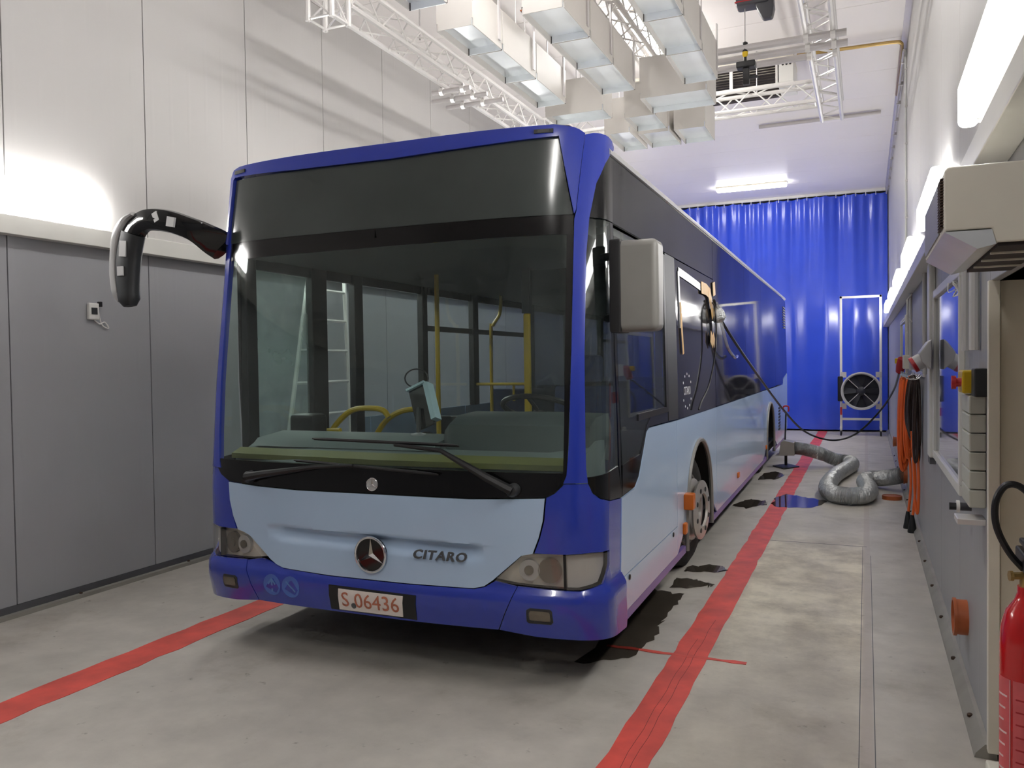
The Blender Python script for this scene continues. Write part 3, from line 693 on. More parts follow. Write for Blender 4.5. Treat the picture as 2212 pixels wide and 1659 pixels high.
# ---- light blue side panels
def arch(c, zc, r, a0=0.0, n=18, z0=.306):
    return [(c + r * math.cos(t), max(z0, zc + r * math.sin(t))) for t in [pi * k / n for k in range(n + 1)]]
AF, AR_, AZ = 4.05, 10.08, .47
def lower(mir):
    k = dict(mirror=mir)
    if not mir:
        panel('side_panel', [(1.610, .512), (1.648, .945), (1.93, .958), (2.032, 1.008), (2.238, 1.252), (2.32, 1.277), (3.132, 1.264), (3.132, .512)], 'sky_blue', off=.004, **k)
        panel('side_flap', [(1.604, .308), (1.610, .505), (3.132, .505), (3.132, .308)], 'sky_blue', off=.004, **k)
        for s in (1.783, 2.982):
            build(MB().lathe([(.016, .0), (.016, .006), (.008, .008)], 12, Matrix.Translation(skin(s, .48, .004)) @ Matrix.Rotation(pi / 2, 4, 'Y')), 'flap_lock', 'black_plastic', bus)
    else:
        panel('side_panel', [(ys_(1.83), .308), (ys_(1.83), 1.264), (3.132, 1.264), (3.132, .308)], 'sky_blue', off=.004, **k)
    A = arch(AF, AZ, .59)
    panel('side_panel', [(3.139, .308), (3.139, 1.264), (4.925, 1.259), (4.925, .308)] + A, 'sky_blue', off=.004, **k)
    panel('side_panel', [(4.932, .308), (4.932, 1.259), (9.02, 1.255), (9.02, .308)], 'sky_blue', off=.004, **k)
    A = arch(AR_, AZ, .59)
    panel('side_panel', [(9.027, .308), (9.027, 1.255), (11.2, 1.252), (11.2, .308)] + A, 'sky_blue', off=.004, **k)
    lp = panel('side_panel', [(11.207, .308), (11.207, 1.252), (12.46, 1.25), (12.49, 1.35), (13.32, 1.43), (13.32, .45), (12.9, .308)], 'sky_blue', off=.004, **k)
    if not mir:
        for j in range(8):
            panel('vent_slat', [(11.45, .52 + .05 * j), (11.45, .55 + .05 * j), (11.75, .55 + .05 * j), (11.75, .52 + .05 * j)], 'black_plastic', lp, off=.012, th=.012)
    for c in (AF, AR_):
        pts = [skin(s * (-1 if mir else 1), z, .006) for s, z in arch(c, AZ, .575)]
        pts = [Vector((pts[0].x, pts[0].y, .26))] + pts + [Vector((pts[-1].x, pts[-1].y, .26))]
        build(MB().tube(pts, .018, 6), 'arch_trim', 'grey_plastic', bus)
        sgn = -1 if mir else 1
        y = c - S0 + CA
        mb = MB(); prof = [(math.cos(pi * k / 14) * .575, AZ + math.sin(pi * k / 14) * .575) for k in range(15)]
        mb.sweep([(0, 0, 0)] * 2, [[(sgn * 1.262, y + a, z) for a, z in prof], [(sgn * .62, y + a, z) for a, z in prof]], cap=False)
        mb.f = [f for f in mb.f if not (14 in f and 0 in f)]
        mb.add([(sgn * .62, y + a, z) for a, z in prof], [tuple(range(15))])
        build(mb, 'wheel_housing', 'under_black', bus)
    segs = ((1.592, 3.45), (4.65, 9.48), (10.68, 12.9)) if not mir else ((3.0, 3.45), (4.65, 9.48), (10.68, 12.9))
    for a, b in segs:
        panel('sill', [(a, .252), (a, .304), (b, .304), (b, .252)], 'purple', off=.002, th=.03, **k)
lower(False); lower(True)
for s, z, w_, h_, d in ((3.415, .645, .10, .12, .075), (3.36, .452, .075, .085, .03), (6.37, .452, .1, .06, .022), (9.37, .452, .08, .06, .02)):
    p = skin(s, z, 0)
    build(B(p.x, p.x + d, p.y - w_ / 2, p.y + w_ / 2, z - h_ / 2, z + h_ / 2), 'side_marker', 'amber', bus, bevel=.012)
# ---- roof, rail, underbody, rear
mb = MB(); us = [-1.25 + 2.5 * k / 24 for k in range(25)]
sec = [(u, 0, 2.80 + .13 * (1 - abs(u / 1.25) ** 5)) for u in us]
mb.sweep([(0, .55, 0), (0, 12.2, 0)], [sec + [(1.25, 0, 2.78), (-1.25, 0, 2.78)]] * 2)
build(mb, 'roof', 'offwhite', bus)
for sg in (1, -1):
    mb = MB(); prof = [(1.249, 2.788), (1.262, 2.79), (1.262, 2.806), (1.248, 2.83), (1.215, 2.862), (1.18, 2.875), (1.18, 2.79)]
    mb.sweep([(0, .44, 0), (0, 1.2, 0), (0, 12.2, 0)], [[(sg * a, 0, z) for a, z in prof]] * 3)
    build(mb, 'roof_rail', 'silver_shell', bus)
build(B(-1.18, 1.18, 12.14, 12.22, .35, 2.8), 'rear_panel', 'mask_blue', bus)
build(B(-1.2, 1.2, .38, .46, .30, .95), 'front_bulkhead', 'under_black', bus)
for a, b in ((.4, 2.25), (3.6, 8.3), (9.65, 12.15)):
    build(B(-1.18, 1.18, a, b, .24, .34), 'underbody', 'under_black', bus)
build(B(-.6, .6, 2.25, 3.6, .24, .34).box(-.6, .6, 8.3, 9.65, .24, .34), 'axle_tunnel', 'under_black', bus)
build(B(-1.2, 1.2, .5, 12.14, .36, .40), 'cabin_floor', 'dark_plastic', bus)
build(B(-1.2, 1.2, .62, 12.14, 2.40, 2.44), 'cabin_ceiling', 'lining', bus)
build(B(-1.12, 1.12, .36, .62, 2.38, 2.48), 'display_case', 'lining', bus)
# ---- wheels
def wheel(x, y, sg, turn, front):
    t = MB()
    m = Matrix.Translation((x, y, .475)) @ Matrix.Rotation(turn, 4, 'Z') @ Matrix.Rotation(sg * pi / 2, 4, 'Y')
    prof = [(.29, -.30), (.42, -.30), (.462, -.27), (.475, -.2), (.475, -.1), (.462, -.03), (.42, -.002), (.35, .0), (.30, -.012), (.29, -.03)]
    tw = build(t.lathe(prof, 48, m, close=False), 'wheel', 'rubber', bus)
    build(MB().lathe([(.30, -.016), (.292, -.004), (.280, -.01), (.262, -.06), (.20, -.075), (.19, -.06), (.15, -.055)], 40, m, close=False), 'rim', 'grey_plastic', tw)
    hub = [(.16, -.06), (.16, .02), (.13, .035), (.06, .04)]
    build(MB().lathe(hub, 24, m), 'hub', 'steel_wheel', tw)
    for k in range(10):
        a = 2 * pi * k / 10
        build(MB().lathe([(.018, -.07), (.018, -.03), (.012, -.024)], 6, m @ Matrix.Translation((.225 * math.cos(a), .225 * math.sin(a), 0))), 'wheel_nut', 'steel_wheel', tw)
    if front and sg > 0:
        build(MB().lathe([(.235, .00), (.25, .01), (.25, .03), (.225, .045), (.17, .05), (.165, .03), (.2, .01)], 40, m @ Matrix.Translation((0, 0, .005)), close=False), 'hub_ring', 'steel_wheel', tw)
        build(MB().lathe([(.20, .055), (.238, .06), (.24, .075), (.21, .085), (.135, .088), (.13, .07), (.19, .06)], 40, m @ Matrix.Translation((0, 0, .03)), close=False), 'hub_ring', 'steel_wheel', tw)
        for k in range(8):
            a = 2 * pi * (k + .5) / 8
            build(MB().lathe([(.02, .114), (.02, .121)], 8, m @ Matrix.Translation((.172 * math.cos(a), .172 * math.sin(a), 0))), 'ring_hole', 'dark_plastic', tw)
wheel(1.19, 2.93, 1, math.radians(-6), True); wheel(-1.19, 2.93, -1, math.radians(-6), True)
wheel(1.16, 8.96, 1, 0, False); wheel(-1.16, 8.96, -1, 0, False)
# ---- mirrors
def ring_sec(wx, wz, n=12, ax=(1, 0, 0), az=(0, 0, 1), p=2.6):
    out = []
    for k in range(n):
        t = 2 * pi * k / n; c, s = math.cos(t), math.sin(t)
        out.append(Vector(ax) * (wx * math.copysign(abs(c) ** (2 / p), c)) + Vector(az) * (wz * math.copysign(abs(s) ** (2 / p), s)))
    return out
mr = build(B(1.305, 1.548, .25, .41, 1.842, 2.306), 'mirror', 'grey_plastic', bus, bevel=.035, seg=4, plabel='grey driver-side mirror housing')
build(B(1.298, 1.36, .242, .43, 1.838, 2.312), 'mirror_bezel', 'black_plastic', mr, bevel=.012)
build(B(1.33, 1.53, .405, .418, 1.87, 2.28), 'mirror_glass', 'chrome', mr)
build(MB().tube([(1.22, .40, 2.24), (1.28, .36, 2.24), (1.34, .34, 2.22)], .022, 8), 'mirror_arm', 'black_plastic', mr)
build(MB().tube([(1.24, .42, 1.92), (1.28, .38, 1.92), (1.34, .34, 1.93)], .022, 8), 'mirror_arm', 'black_plastic', mr)
ap = spline([(-1.225, .30, 2.44), (-1.262, .23, 2.485), (-1.33, .16, 2.54), (-1.48, .12, 2.60), (-1.64, .11, 2.625), (-1.74, .12, 2.605), (-1.81, .12, 2.54), (-1.845, .12, 2.45)], 4)
secs = []
for i, p in enumerate(ap):
    a = ap[max(i - 1, 0)]; b = ap[min(i + 1, len(ap) - 1)]; t = (b - a).normalized(); nrm = Vector((0, 1, 0)).cross(t).normalized()
    k = i / (len(ap) - 1)
    secs.append(ring_sec(.045, .105 - .036 * sst(k, .05, .35) + .02 * sst(k, .6, 1), 12, (0, 1, 0), nrm))
ml = build(MB().sweep(ap, secs), 'mirror', 'black_gloss', bus, plabel='long hooked door-side mirror with black arm')
hp = spline([(-1.80, .115, 2.55), (-1.843, .12, 2.42), (-1.858, .12, 2.30), (-1.856, .12, 2.18), (-1.845, .12, 2.09)], 4)
secs = []
for i, p in enumerate(hp):
    k = i / (len(hp) - 1); a = hp[max(i - 1, 0)]; b = hp[min(i + 1, len(hp) - 1)]; t = (b - a).normalized(); nrm = Vector((0, 1, 0)).cross(t).normalized()
    secs.append(ring_sec(.055 - .02 * sst(k, .85, 1), .086 - .016 * sst(k, .35, .85) - .03 * sst(k, .85, 1), 14, (0, 1, 0), nrm))
build(MB().sweep(hp, secs), 'mirror_housing', 'dark_plastic', ml)
hp2 = [p + Vector((-.04, -.005, .006)) for p in spline([(-1.72, .12, 2.66), (-1.80, .12, 2.625), (-1.872, .12, 2.53), (-1.905, .13, 2.40), (-1.91, .13, 2.28), (-1.895, .13, 2.17), (-1.875, .13, 2.12)], 4)]
secs = []
for i, p in enumerate(hp2):
    k = i / (len(hp2) - 1); a = hp2[max(i - 1, 0)]; b = hp2[min(i + 1, len(hp2) - 1)]; t = (b - a).normalized(); nrm = Vector((0, 1, 0)).cross(t).normalized()
    secs.append(ring_sec(.055 - .02 * sst(k, .8, 1), .035 - .02 * (1 - sst(k, 0, .3)) - .012 * sst(k, .8, 1), 12, (0, 1, 0), nrm))
build(MB().sweep(hp2, secs), 'mirror_shell', 'silver_shell', ml, plabel='silver outer shell')
for x, z, w_, h_, a in ((-1.44, 2.59, .03, .03, .2), (-1.56, 2.63, .02, .03, -.4), (-1.835, 2.45, .028, .05, .1), (-1.86, 2.31, .026, .03, 0)):
    mm = Matrix.Translation((x, .073 if x > -1.7 else .066, z)) @ Matrix.Rotation(a, 4, 'Y')
    build(MB().box(-w_, w_, -.006, .01, -h_, h_, mm), 'mirror_sticker', 'pipe_grey', ml)
# ---- door side (left): frames, door leaves, windows
for y0, y1, z0 in ((.46, .565, .3), (1.165, 1.346, .3), (1.715, 1.833, .3), (2.82, 2.91, 1.26), (3.9, 4.02, 1.26), (5.5, 5.65, .3), (6.9, 7.05, .3), (8.5, 8.65, 1.26), (10.4, 10.55, 1.26), (12.0, 12.14, 1.26)):
    build(B(-1.262, -1.20, y0, y1, z0, 2.42), 'side_pillar', 'black_plastic', bus, bevel=.006)
panel('upper_side_panel', [(seam(2.44), 2.335), (seam(2.79), 2.79), (13.3, 2.785), (13.3, 2.335)], 'film_dark', off=0, th=.03, mirror=True)
for y0, y1, z0, mt in ((.565, 1.165, .42, 'door_glass'), (1.346, 1.715, .42, 'clear_glass')):
    dl = build(B(-1.262, -1.225, y0, y1, .30, .42), 'door_leaf', 'black_plastic', bus)
    build(B(-1.25, -1.244, y0, y1, .42, 2.336), 'door_pane', mt, dl)
for y0, y1 in ((1.833, 2.82), (2.91, 3.9), (4.02, 5.5), (5.65, 6.9), (7.05, 8.5), (8.65, 10.4), (10.55, 12.0)):
    build(B(-1.25, -1.244, y0, y1, 1.26, 2.336), 'side_window', 'clear_glass', bus)
for y0, y1 in ((2.91, 3.9), (4.02, 5.5), (8.65, 10.4)):
    build(B(-1.255, -1.225, y0, y1, 2.0, 2.05), 'window_bar', 'black_plastic', bus)
# ---- cabin
mb = MB(); prof = [(.16, .98), (.15, 1.12), (.24, 1.165), (.42, 1.20), (.62, 1.245), (.74, 1.24), (.76, 1.0), (.5, .9)]
mb.sweep([(0, 0, 0)] * 2, [[(-1.13, y + (.10 if y < .3 else 0), z) for y, z in prof], [(-.6, y, z) for y, z in prof]])
mb.sweep([(0, 0, 0)] * 2, [[(-.6, y, z) for y, z in prof], [.99 and (1.12, y + (.06 if y < .3 else 0), z) for y, z in prof]])
da = build(mb, 'dashboard', 'dash', bus)
build(MB().sweep([(0, 0, 0)] * 3, [[(x, y + d, z) for y, z in ((.115, 1.125), (.115, 1.155), (.20, 1.185), (.20, 1.14))] for x, d in ((-1.13, .10), (0, .03), (1.11, .08))]), 'dashboard_lip', 'olive', da)
build(MB().sweep([(0, 0, 0)] * 2, [[(x, y, z) for y, z in ((.34, 1.19), (.40, 1.235), (.66, 1.262), (.70, 1.235), (.66, 1.19))] for x in (-1.08, .22)]), 'dashboard_top', 'dash', da)
mb = MB(); pb = [(.40, 1.18), (.43, 1.34), (.55, 1.385), (.80, 1.395), (.86, 1.30), (.80, 1.1)]
mb.sweep([(0, 0, 0)] * 4, [[(x, y + dy, 1.18 + (z - 1.18) * k) for y, z in pb] for x, dy, k in ((.21, .08, .72), (.28, .0, 1), (.9, 0, 1), (1.1, .1, .95))])
build(mb, 'instrument_binnacle', 'dash_dark', da)
build(MB().tube([(.22 + .9 * k / 12, .40 - .004, 1.185) for k in range(13)], .008, 6), 'binnacle_seam', 'black_plastic', da)
# steering wheel
m = Matrix.Translation((.62, 1.02, 1.40)) @ Matrix.Rotation(math.radians(-22), 4, 'X')
sw = build(MB().tube([m @ Vector((.235 * math.cos(2 * pi * k / 32), .235 * math.sin(2 * pi * k / 32), 0)) for k in range(32)], .018, 8, closed=True), 'steering_wheel', 'black_plastic', bus)
build(MB().tube([m @ Vector((0, 0, -.02)), m @ Vector((0, 0, -.30))], .04, 10), 'steering_column', 'black_plastic', sw)
for a in (.5, pi - .5, -pi / 2):
    build(MB().tube([m @ Vector((.05 * math.cos(a), .05 * math.sin(a), -.02)), m @ Vector((.22 * math.cos(a), .22 * math.sin(a), 0))], .013, 6), 'wheel_spoke', 'black_plastic', sw)
# driver seat
ds = build(B(.42, .92, 1.35, 1.80, .82, .94), 'driver_seat', 'seat_blue', bus, bevel=.03)
build(MB().sweep([(0, 1.72, .92), (0, 1.80, 1.25), (0, 1.84, 1.52)], [[(x, y, 0) for x, y in ((.44, -.05), (.90, -.05), (.90, .06), (.44, .06))]] * 3), 'seat_back', 'seat_blue', ds, bevel=.02)
build(B(.55, .79, 1.78, 1.88, 1.54, 1.74), 'head_rest', 'seat_blue', ds, bevel=.03)
build(B(.58, .76, 1.5, 1.68, .40, .82), 'seat_pedestal', 'black_plastic', ds)
# partition behind the driver, yellow post
pt = build(B(.22, 1.2, 1.90, 1.915, 1.2, 2.38), 'driver_partition', 'smoke_glass', bus)
build(B(.22, 1.2, 1.89, 1.925, .42, 1.2), 'partition_panel', 'dark_plastic', pt)
build(B(.165, .215, 1.88, 1.93, 1.22, 2.06), 'grab_post', 'yellow', bus, bevel=.012)
build(B(.10, .215, 1.88, 1.93, 1.20, 1.225), 'grab_post', 'yellow', bus, bevel=.008)
build(B(.16, .22, 1.875, 1.935, 2.06, 2.40), 'post_sleeve', 'dark_plastic', bus)
def pole(pts, r=.018, name='grab_rail', mat='yellow'): return build(MB().tube(spline(pts, 5) if len(pts) > 2 else pts, r, 10), name, mat, bus)
pole([(-.62, 2.0, .42), (-.62, 2.0, 2.40)], .019)
pole([(-1.05, 4.0, .42), (-1.05, 4.0, 1.95), (-1.03, 4.0, 2.08), (-.95, 4.0, 2.2), (-.93, 4.0, 2.39)])
pole([(-1.2, 3.95, 1.475), (-.66, 3.95, 1.475)], .016); pole([(-.80, 4.0, 1.30), (-.80, 4.0, 1.47)], .014); pole([(-.66, 4.0, 1.30), (-.66, 4.0, 1.47)], .014)
pole([(-1.24, 1.22, 1.02), (-1.19, 1.26, 1.12), (-1.09, 1.3, 1.27), (-.96, 1.3, 1.36), (-.80, 1.3, 1.375), (-.70, 1.3, 1.36), (-.655, 1.3, 1.31)], .021)
pole([(-.95, 1.5, 1.02), (-.90, 1.5, 1.14), (-.80, 1.5, 1.27), (-.66, 1.5, 1.345), (-.50, 1.5, 1.36), (-.38, 1.5, 1.36)], .021)
pole([(-1.22, .95, 1.02), (-1.15, 1.0, 1.17), (-1.05, 1.05, 1.22), (-.9, 1.05, 1.23)], .02)
build(B(-1.15, -.95, .80, .98, 1.2, 1.36), 'door_box', 'black_plastic', bus, bevel=.03)
def seat(x0, x1, y, rows=1):
    st = build(B(x0, x1, y - .42, y, .80, .88), 'passenger_seat', 'seat_blue', bus, bevel=.02)
    build(B(x0, x1, y, y + .07, .86, 1.42), 'seat_back', 'seat_blue', st, bevel=.025)
    build(B((x0 + x1) / 2 - .15, (x0 + x1) / 2 + .15, y - .3, y - .1, .40, .80), 'seat_base', 'dark_plastic', st)
for y in (4.2, 5.6, 7.4, 9.9):
    seat(-1.17, -.72, y); seat(-.69, -.25, y); seat(.3, .72, y); seat(.75, 1.17, y)
build(B(-1.17, -.35, 3.05, 3.09, .42, 1.2), 'seat_screen', 'dark_plastic', bus)
build(B(.15, 1.15, 11.6, 12.1, .4, 2.38), 'engine_tower', 'dark_plastic', bus)
# tablet with papers on a stand, thin hoop aerial
tb = thing('tablet_stand', (0, 0, 0), 'tablet and papers on a stand on the bus dashboard', 'stand')
ORG[tb.name] = Vector((0, 0, 0)); tb.location = bus.location; tb.rotation_euler = bus.rotation_euler
build(MB().tube([(-.03, .62, 1.245), (-.03, .62, 1.262), (-.03, .62, 1.27)], [.05, .05, .012], 12), 'stand_foot', 'tape_silver', tb)
build(MB().tube([(-.03, .62, 1.25), (-.04, .64, 1.33), (-.06, .68, 1.42)], .014, 8), 'stand_post', 'dark_plastic', tb)
m = Matrix.Translation((-.055, .70, 1.43)) @ Matrix.Rotation(math.radians(-24), 4, 'Y') @ Matrix.Rotation(math.radians(-18), 4, 'X')
build(MB().box(-.065, .065, 0, .014, -.15, .14, m), 'tablet', 'black_gloss', tb, bevel=.004)
build(MB().box(-.07, .07, -.02, .03, .13, .145, m), 'paper_sheet', 'paper', tb)
build(MB().box(.066, .10, -.03, .04, -.13, .12, m), 'paper_sheet', 'paper', tb)
build(MB().tube([Vector((-.15 + .085 * math.cos(2 * pi * k / 24), .82, 1.60 + .06 * math.sin(2 * pi * k / 24))) for k in range(24)], .005, 6, closed=True), 'cable_loop', 'black_cable', tb)

def W(x, y, z=0.0):
    """bus frame -> world"""
    c, s = math.cos(BR), math.sin(BR); return Vector((BX + x * c - y * s, BY + x * s + y * c, z))
# ---- tape, tubes and cable hung on the driver side of the bus
def wsk(s, z, off): p = skin(s, z, off); return W(p.x, p.y, p.z)
tp = thing('taped_window_frame', W(1.28, 2.8, 1.9), 'silver and tan tape around a patch of the dark side window', 'tape')
def strip(pts, wd, name, mat, off=.004):
    mb = MB(); vs = []
    for i, (s, z) in enumerate(pts):
        a = Vector(pts[max(i - 1, 0)]); b = Vector(pts[min(i + 1, len(pts) - 1)]); t = (b - a).normalized(); nx, nz = -t.y, t.x
        for q, o in ((1, off), (1, off + .003), (-1, off + .003), (-1, off)): vs.append(wsk(s + nx * q * wd / 2, z + nz * q * wd / 2, o))
    fs = [(i * 4 + k, i * 4 + (k + 1) % 4, i * 4 + 4 + (k + 1) % 4, i * 4 + 4 + k) for i in range(len(pts) - 1) for k in range(4)] + [(0, 1, 2, 3), tuple(len(vs) - 4 + k for k in range(4))]
    return build(mb.add(vs, fs), name, mat, tp)
strip([(3.33, 2.345), (3.345, 2.1), (3.35, 1.93)], .05, 'tape_strip', 'tape_silver')
strip([(3.36, 2.12), (3.375, 1.93), (3.41, 1.74)], .05, 'tape_strip', 'tape_tan', .008)
strip([(3.33, 2.345), (3.7, 2.33), (4.1, 2.31), (4.45, 2.29)], .06, 'tape_strip', 'tape_silver')
strip([(4.25, 2.30), (4.5, 2.30), (4.7, 2.27)], .10, 'tape_strip', 'tape_tan', .012)
strip([(4.93, 2.40), (4.95, 2.28)], .13, 'tape_strip', 'tape_tan', .008)
strip([(4.62, 2.29), (4.72, 2.2), (4.80, 2.08)], .12, 'tape_strip', 'tape_tan', .014)
strip([(4.60, 1.90), (4.72, 1.845)], .11, 'tape_strip', 'tape_tan', .02)
strip([(4.72, 1.90), (4.80, 1.84)], .10, 'tape_strip', 'tape_tan', .02)
tubeo = build(MB().tube(spline([wsk(4.78, 2.2, .05), wsk(4.95, 2.05, .06), wsk(5.1, 1.9, .07), wsk(5.3, 1.8, .07), wsk(5.75, 1.715, .07), wsk(6.0, 1.73, .06)], 5), .016, 8), 'plastic_tube', 'tube_plastic', label='clear plastic tube hanging from the taped spot on the bus side', cat='tube')
build(MB().tube(spline([wsk(4.7, 2.2, .03), wsk(4.66, 2.12, .06), wsk(4.62, 1.8, .06), wsk(4.3, 1.5, .05), wsk(3.98, 1.36, .035), wsk(3.88, 1.30, .03)], 5), .008, 6), 'thin_cable', 'black_cable', label='thin black cable hanging down the dark side window of the bus', cat='cable')
kn = MB(); p = wsk(4.86, 2.1, .05)
kn.lathe([(.0, -.07), (.05, -.06), (.07, -.02), (.06, .03), (.03, .07), (.0, .075)], 8, Matrix.Translation(p) @ Matrix.Rotation(.5, 4, 'X'))
build(kn, 'foil_wrap', 'foil', tp)
mid = wsk(5.05, 2.06, .05)
build(MB().tube(spline([wsk(4.72, 2.22, .04), mid, Vector((-1.12, 8.6, 1.70)), Vector((-.98, 11.0, 1.05)), Vector((-.78, 12.2, .66)), Vector((-.45, 12.8, .50)), Vector((-.13, 12.9, .60)), Vector((.17, 12.7, .93)), Vector((.33, 12.0, 1.25)), Vector((.365, 11.0, 1.50))], 8), .013, 8), 'power_cable', 'black_cable', label='black power cable sagging from the bus side to the red plug on the wall', cat='cable')
# side logo
tv, tf = text_mesh('CITARO', .09)
wd = max(v[0] for v in tv) - min(v[0] for v in tv)
lg = on_skin([(v[0] * .26 / wd, v[1]) for v in tv], tf, 3.56, 1.46, .003, 'side_lettering', 'white_ink', bus, th=.001)
for k in range(12):
    if k in (0, 6): continue
    a = 2 * pi * k / 12; c = (3.56 + .17 * math.cos(a), 1.46 + .13 * math.sin(a))
    on_skin([(.016 * math.cos(2 * pi * j / 5), .011 * math.sin(2 * pi * j / 5)) for j in range(5)], [tuple(range(5))], c[0], c[1], .003, 'logo_star', 'white_ink', lg, th=.001)

# ================================================================ LADDER behind the bus
ld = thing('ladder', (-4.95, 6.5, 0), 'white tapered ladder leaning by the left wall, seen through the bus windows', 'ladder')
def rail(y0, y1, z1=2.95): return MB().tube([(-4.7, y0, 0), (-5.25, y1, z1)], .022, 6)
def ry(z, y0, y1): return y0 + (y1 - y0) * z / 2.95
build(rail(5.62, 6.98), 'ladder_rail', 'offwhite', ld); build(rail(6.86, 7.52), 'ladder_rail', 'offwhite', ld)
for k in range(9):
    z = .27 + .314 * k; x = -4.7 - .55 * z / 2.95
    build(MB().tube([(x, ry(z, 5.62, 6.98), z), (x, ry(z, 6.86, 7.52), z)], .017, 6), 'ladder_rung', 'offwhite', ld)

# ================================================================ CEILING EQUIPMENT
BZ = 4.30
def reflector(x0, x1, y0, y1, label, h=.33, slot=True, top=ZC):
    t = thing('reflector_box', ((x0 + x1) / 2, (y0 + y1) / 2, BZ), label, 'ceiling box', 'reflector boxes hung under the ceiling')
    e = .006; d = .055; g = .012
    mb = MB()
    for a in ((x0, x0 + e, y0, y1), (x1 - e, x1, y0, y1), (x0 + e, x1 - e, y0, y0 + e), (x0 + e, x1 - e, y1 - e, y1)): mb.box(a[0], a[1], a[2], a[3], BZ + d, BZ + h)
    mb.box(x0 + e, x1 - e, y0 + e, y1 - e, BZ + h - .01, BZ + h)
    build(mb, 'box_shell', 'box_beige', t)
    build(B(x0 + e, x1 - e, y0 + e, y1 - e, BZ + d, BZ + d + .006), 'reflector_sheet', 'galv', t)
    for a in ((x0 - .002, x0 + e, y0 + g, y1 - g), (x1 - e, x1 + .002, y0 + g, y1 - g), (x0 + g, x1 - g, y0 - .002, y0 + e), (x0 + g, x1 - g, y1 - e, y1 + .002)):
        build(B(a[0], a[1], a[2], a[3], BZ, BZ + d + .01), 'rim_sheet', 'galv' if a[3] > y1 and a[1] - a[0] > .05 else 'box_beige', t)
    for xx in (x0, x1 - .01):
        build(B(xx, xx + .01, y1 - .012, y1 + .001, BZ, BZ + d), 'corner_slit', 'frit_black', t)
    if slot:
        build(B(x1, x1 + .012, y1 - .09, y1 - .055, BZ + d, BZ + h + .15), 'hanger_channel', 'steel_beam', t)
    for yy in (y0 + .1, y1 - .1):
        build(MB().tube([((x0 + x1) / 2, yy, BZ + h - .005), ((x0 + x1) / 2, yy, top)], .006, 6), 'hanger_rod', 'steel_beam', t)
colA = [(4.62, 5.33), (5.74, 6.305), (6.32, 7.07), (7.085, 7.88)]
for k, (a, b) in enumerate(colA): reflector(-3.09, -2.775, a, b, ['nearest reflector box of the left row at the top of the picture', 'second reflector box of the left row with a plain front face', 'third reflector box of the left row beside the truss', 'last reflector box of the left row with a bright glare spot'][k])
for k, (a, b) in enumerate([(5.74, 6.36), (6.375, 7.01), (7.025, 7.77)]): reflector(-2.365, -2.03, a, b, ['first reflector box of the middle row, near the orange hoist', 'second reflector box of the middle row', 'last reflector box of the middle row'][k], top=4.86)
for k, (a, b) in enumerate([(4.9, 5.57), (5.585, 6.26), (6.275, 7.02), (7.035, 7.82)]): reflector(-1.57, -1.26, a, b, ['reflector box of the right row at the very top edge', 'upper reflector box of the right row at the top edge', 'middle reflector box of the right row', 'last reflector box of the right row beside the dark evaporator'][k])
reflector(-3.13, -2.49, 8.22, 8.56, 'wide reflector box behind the left row, above the bus roof', .36, False)
reflector(-2.06, -1.40, 8.05, 8.58, 'wide reflector box behind the right row', .40, False)
reflector(-2.38, -2.04, 8.62, 9.18, 'small far reflector box below the wide right box', .36, False, 4.86)
reflector(-2.40, -2.04, 9.3, 9.96, 'far middle reflector box of the last three', .36, False, 4.86)
reflector(-1.99, -1.64, 9.3, 9.95, 'far right reflector box of the last three', .38, False)
reflector(-2.76, -2.46, 9.15, 9.98, 'far left reflector box with a glare spot, just above the bus corner', .40, False)

def truss(p0, p1, label, wdt=.24, n=None, r=.025, endframe=True):
    p0, p1 = Vector(p0), Vector(p1); d = (p1 - p0); L = d.length; d.normalize()
    sx = d.cross(Vector((0, 0, 1)))
    if sx.length < .01: sx = Vector((1, 0, 0))
    sx.normalize(); up = sx.cross(d).normalized()
    t = thing('truss', tuple(p0), label, 'truss', 'aluminium lattice trusses')
    c = [(-1, -1), (1, -1), (1, 1), (-1, 1)]
    O = lambda i, s: p0 + d * s + sx * (c[i][0] * wdt / 2) + up * (c[i][1] * wdt / 2)
    for i in range(4): build(MB().tube([O(i, 0), O(i, L)], r, 8), 'chord', 'alu', t)
    n = n or max(1, round(L / .25)); st = L / n
    if abs(d.z) < .1:
        for s in (L * .22, L * .8):
            h = p0 + d * s; build(MB().tube([h + up * (wdt / 2 - .01), (h.x, h.y, ZC)], .007, 6), 'hanger_rod', 'steel_beam', t)
    for i in range(4):
        j = (i + 1) % 4
        for k in range(n):
            a, b = (O(i, k * st), O(j, (k + 1) * st)) if k % 2 == 0 else (O(j, k * st), O(i, (k + 1) * st))
            build(MB().tube([a, b], .009, 5), 'brace', 'alu', t)
        for s in (0.02, L - .02): build(MB().tube([O(i, s), O(j, s)], .011, 5), 'brace', 'alu', t)
    return t
TZ = 4.91
truss((-4.20, 6.02, TZ), (-4.20, 12.5, TZ), 'long aluminium truss along the left wall above the bus')
truss((-4.20, 5.87, 4.60), (-4.20, 5.87, ZC), 'short upright truss at the near end of the left truss', n=4)
truss((-.40, 6.2, TZ), (-.40, 11.5, TZ), 'aluminium truss at the right, ending in an open frame')
truss((-4.05, 10.68, TZ), (-.54, 10.68, TZ), 'cross truss joining the right truss in front of the dark evaporator')
truss((-2.12, 5.9, 4.98), (-2.12, 10.2, 4.98), 'truss seen between the middle and right reflector rows', wdt=.2)
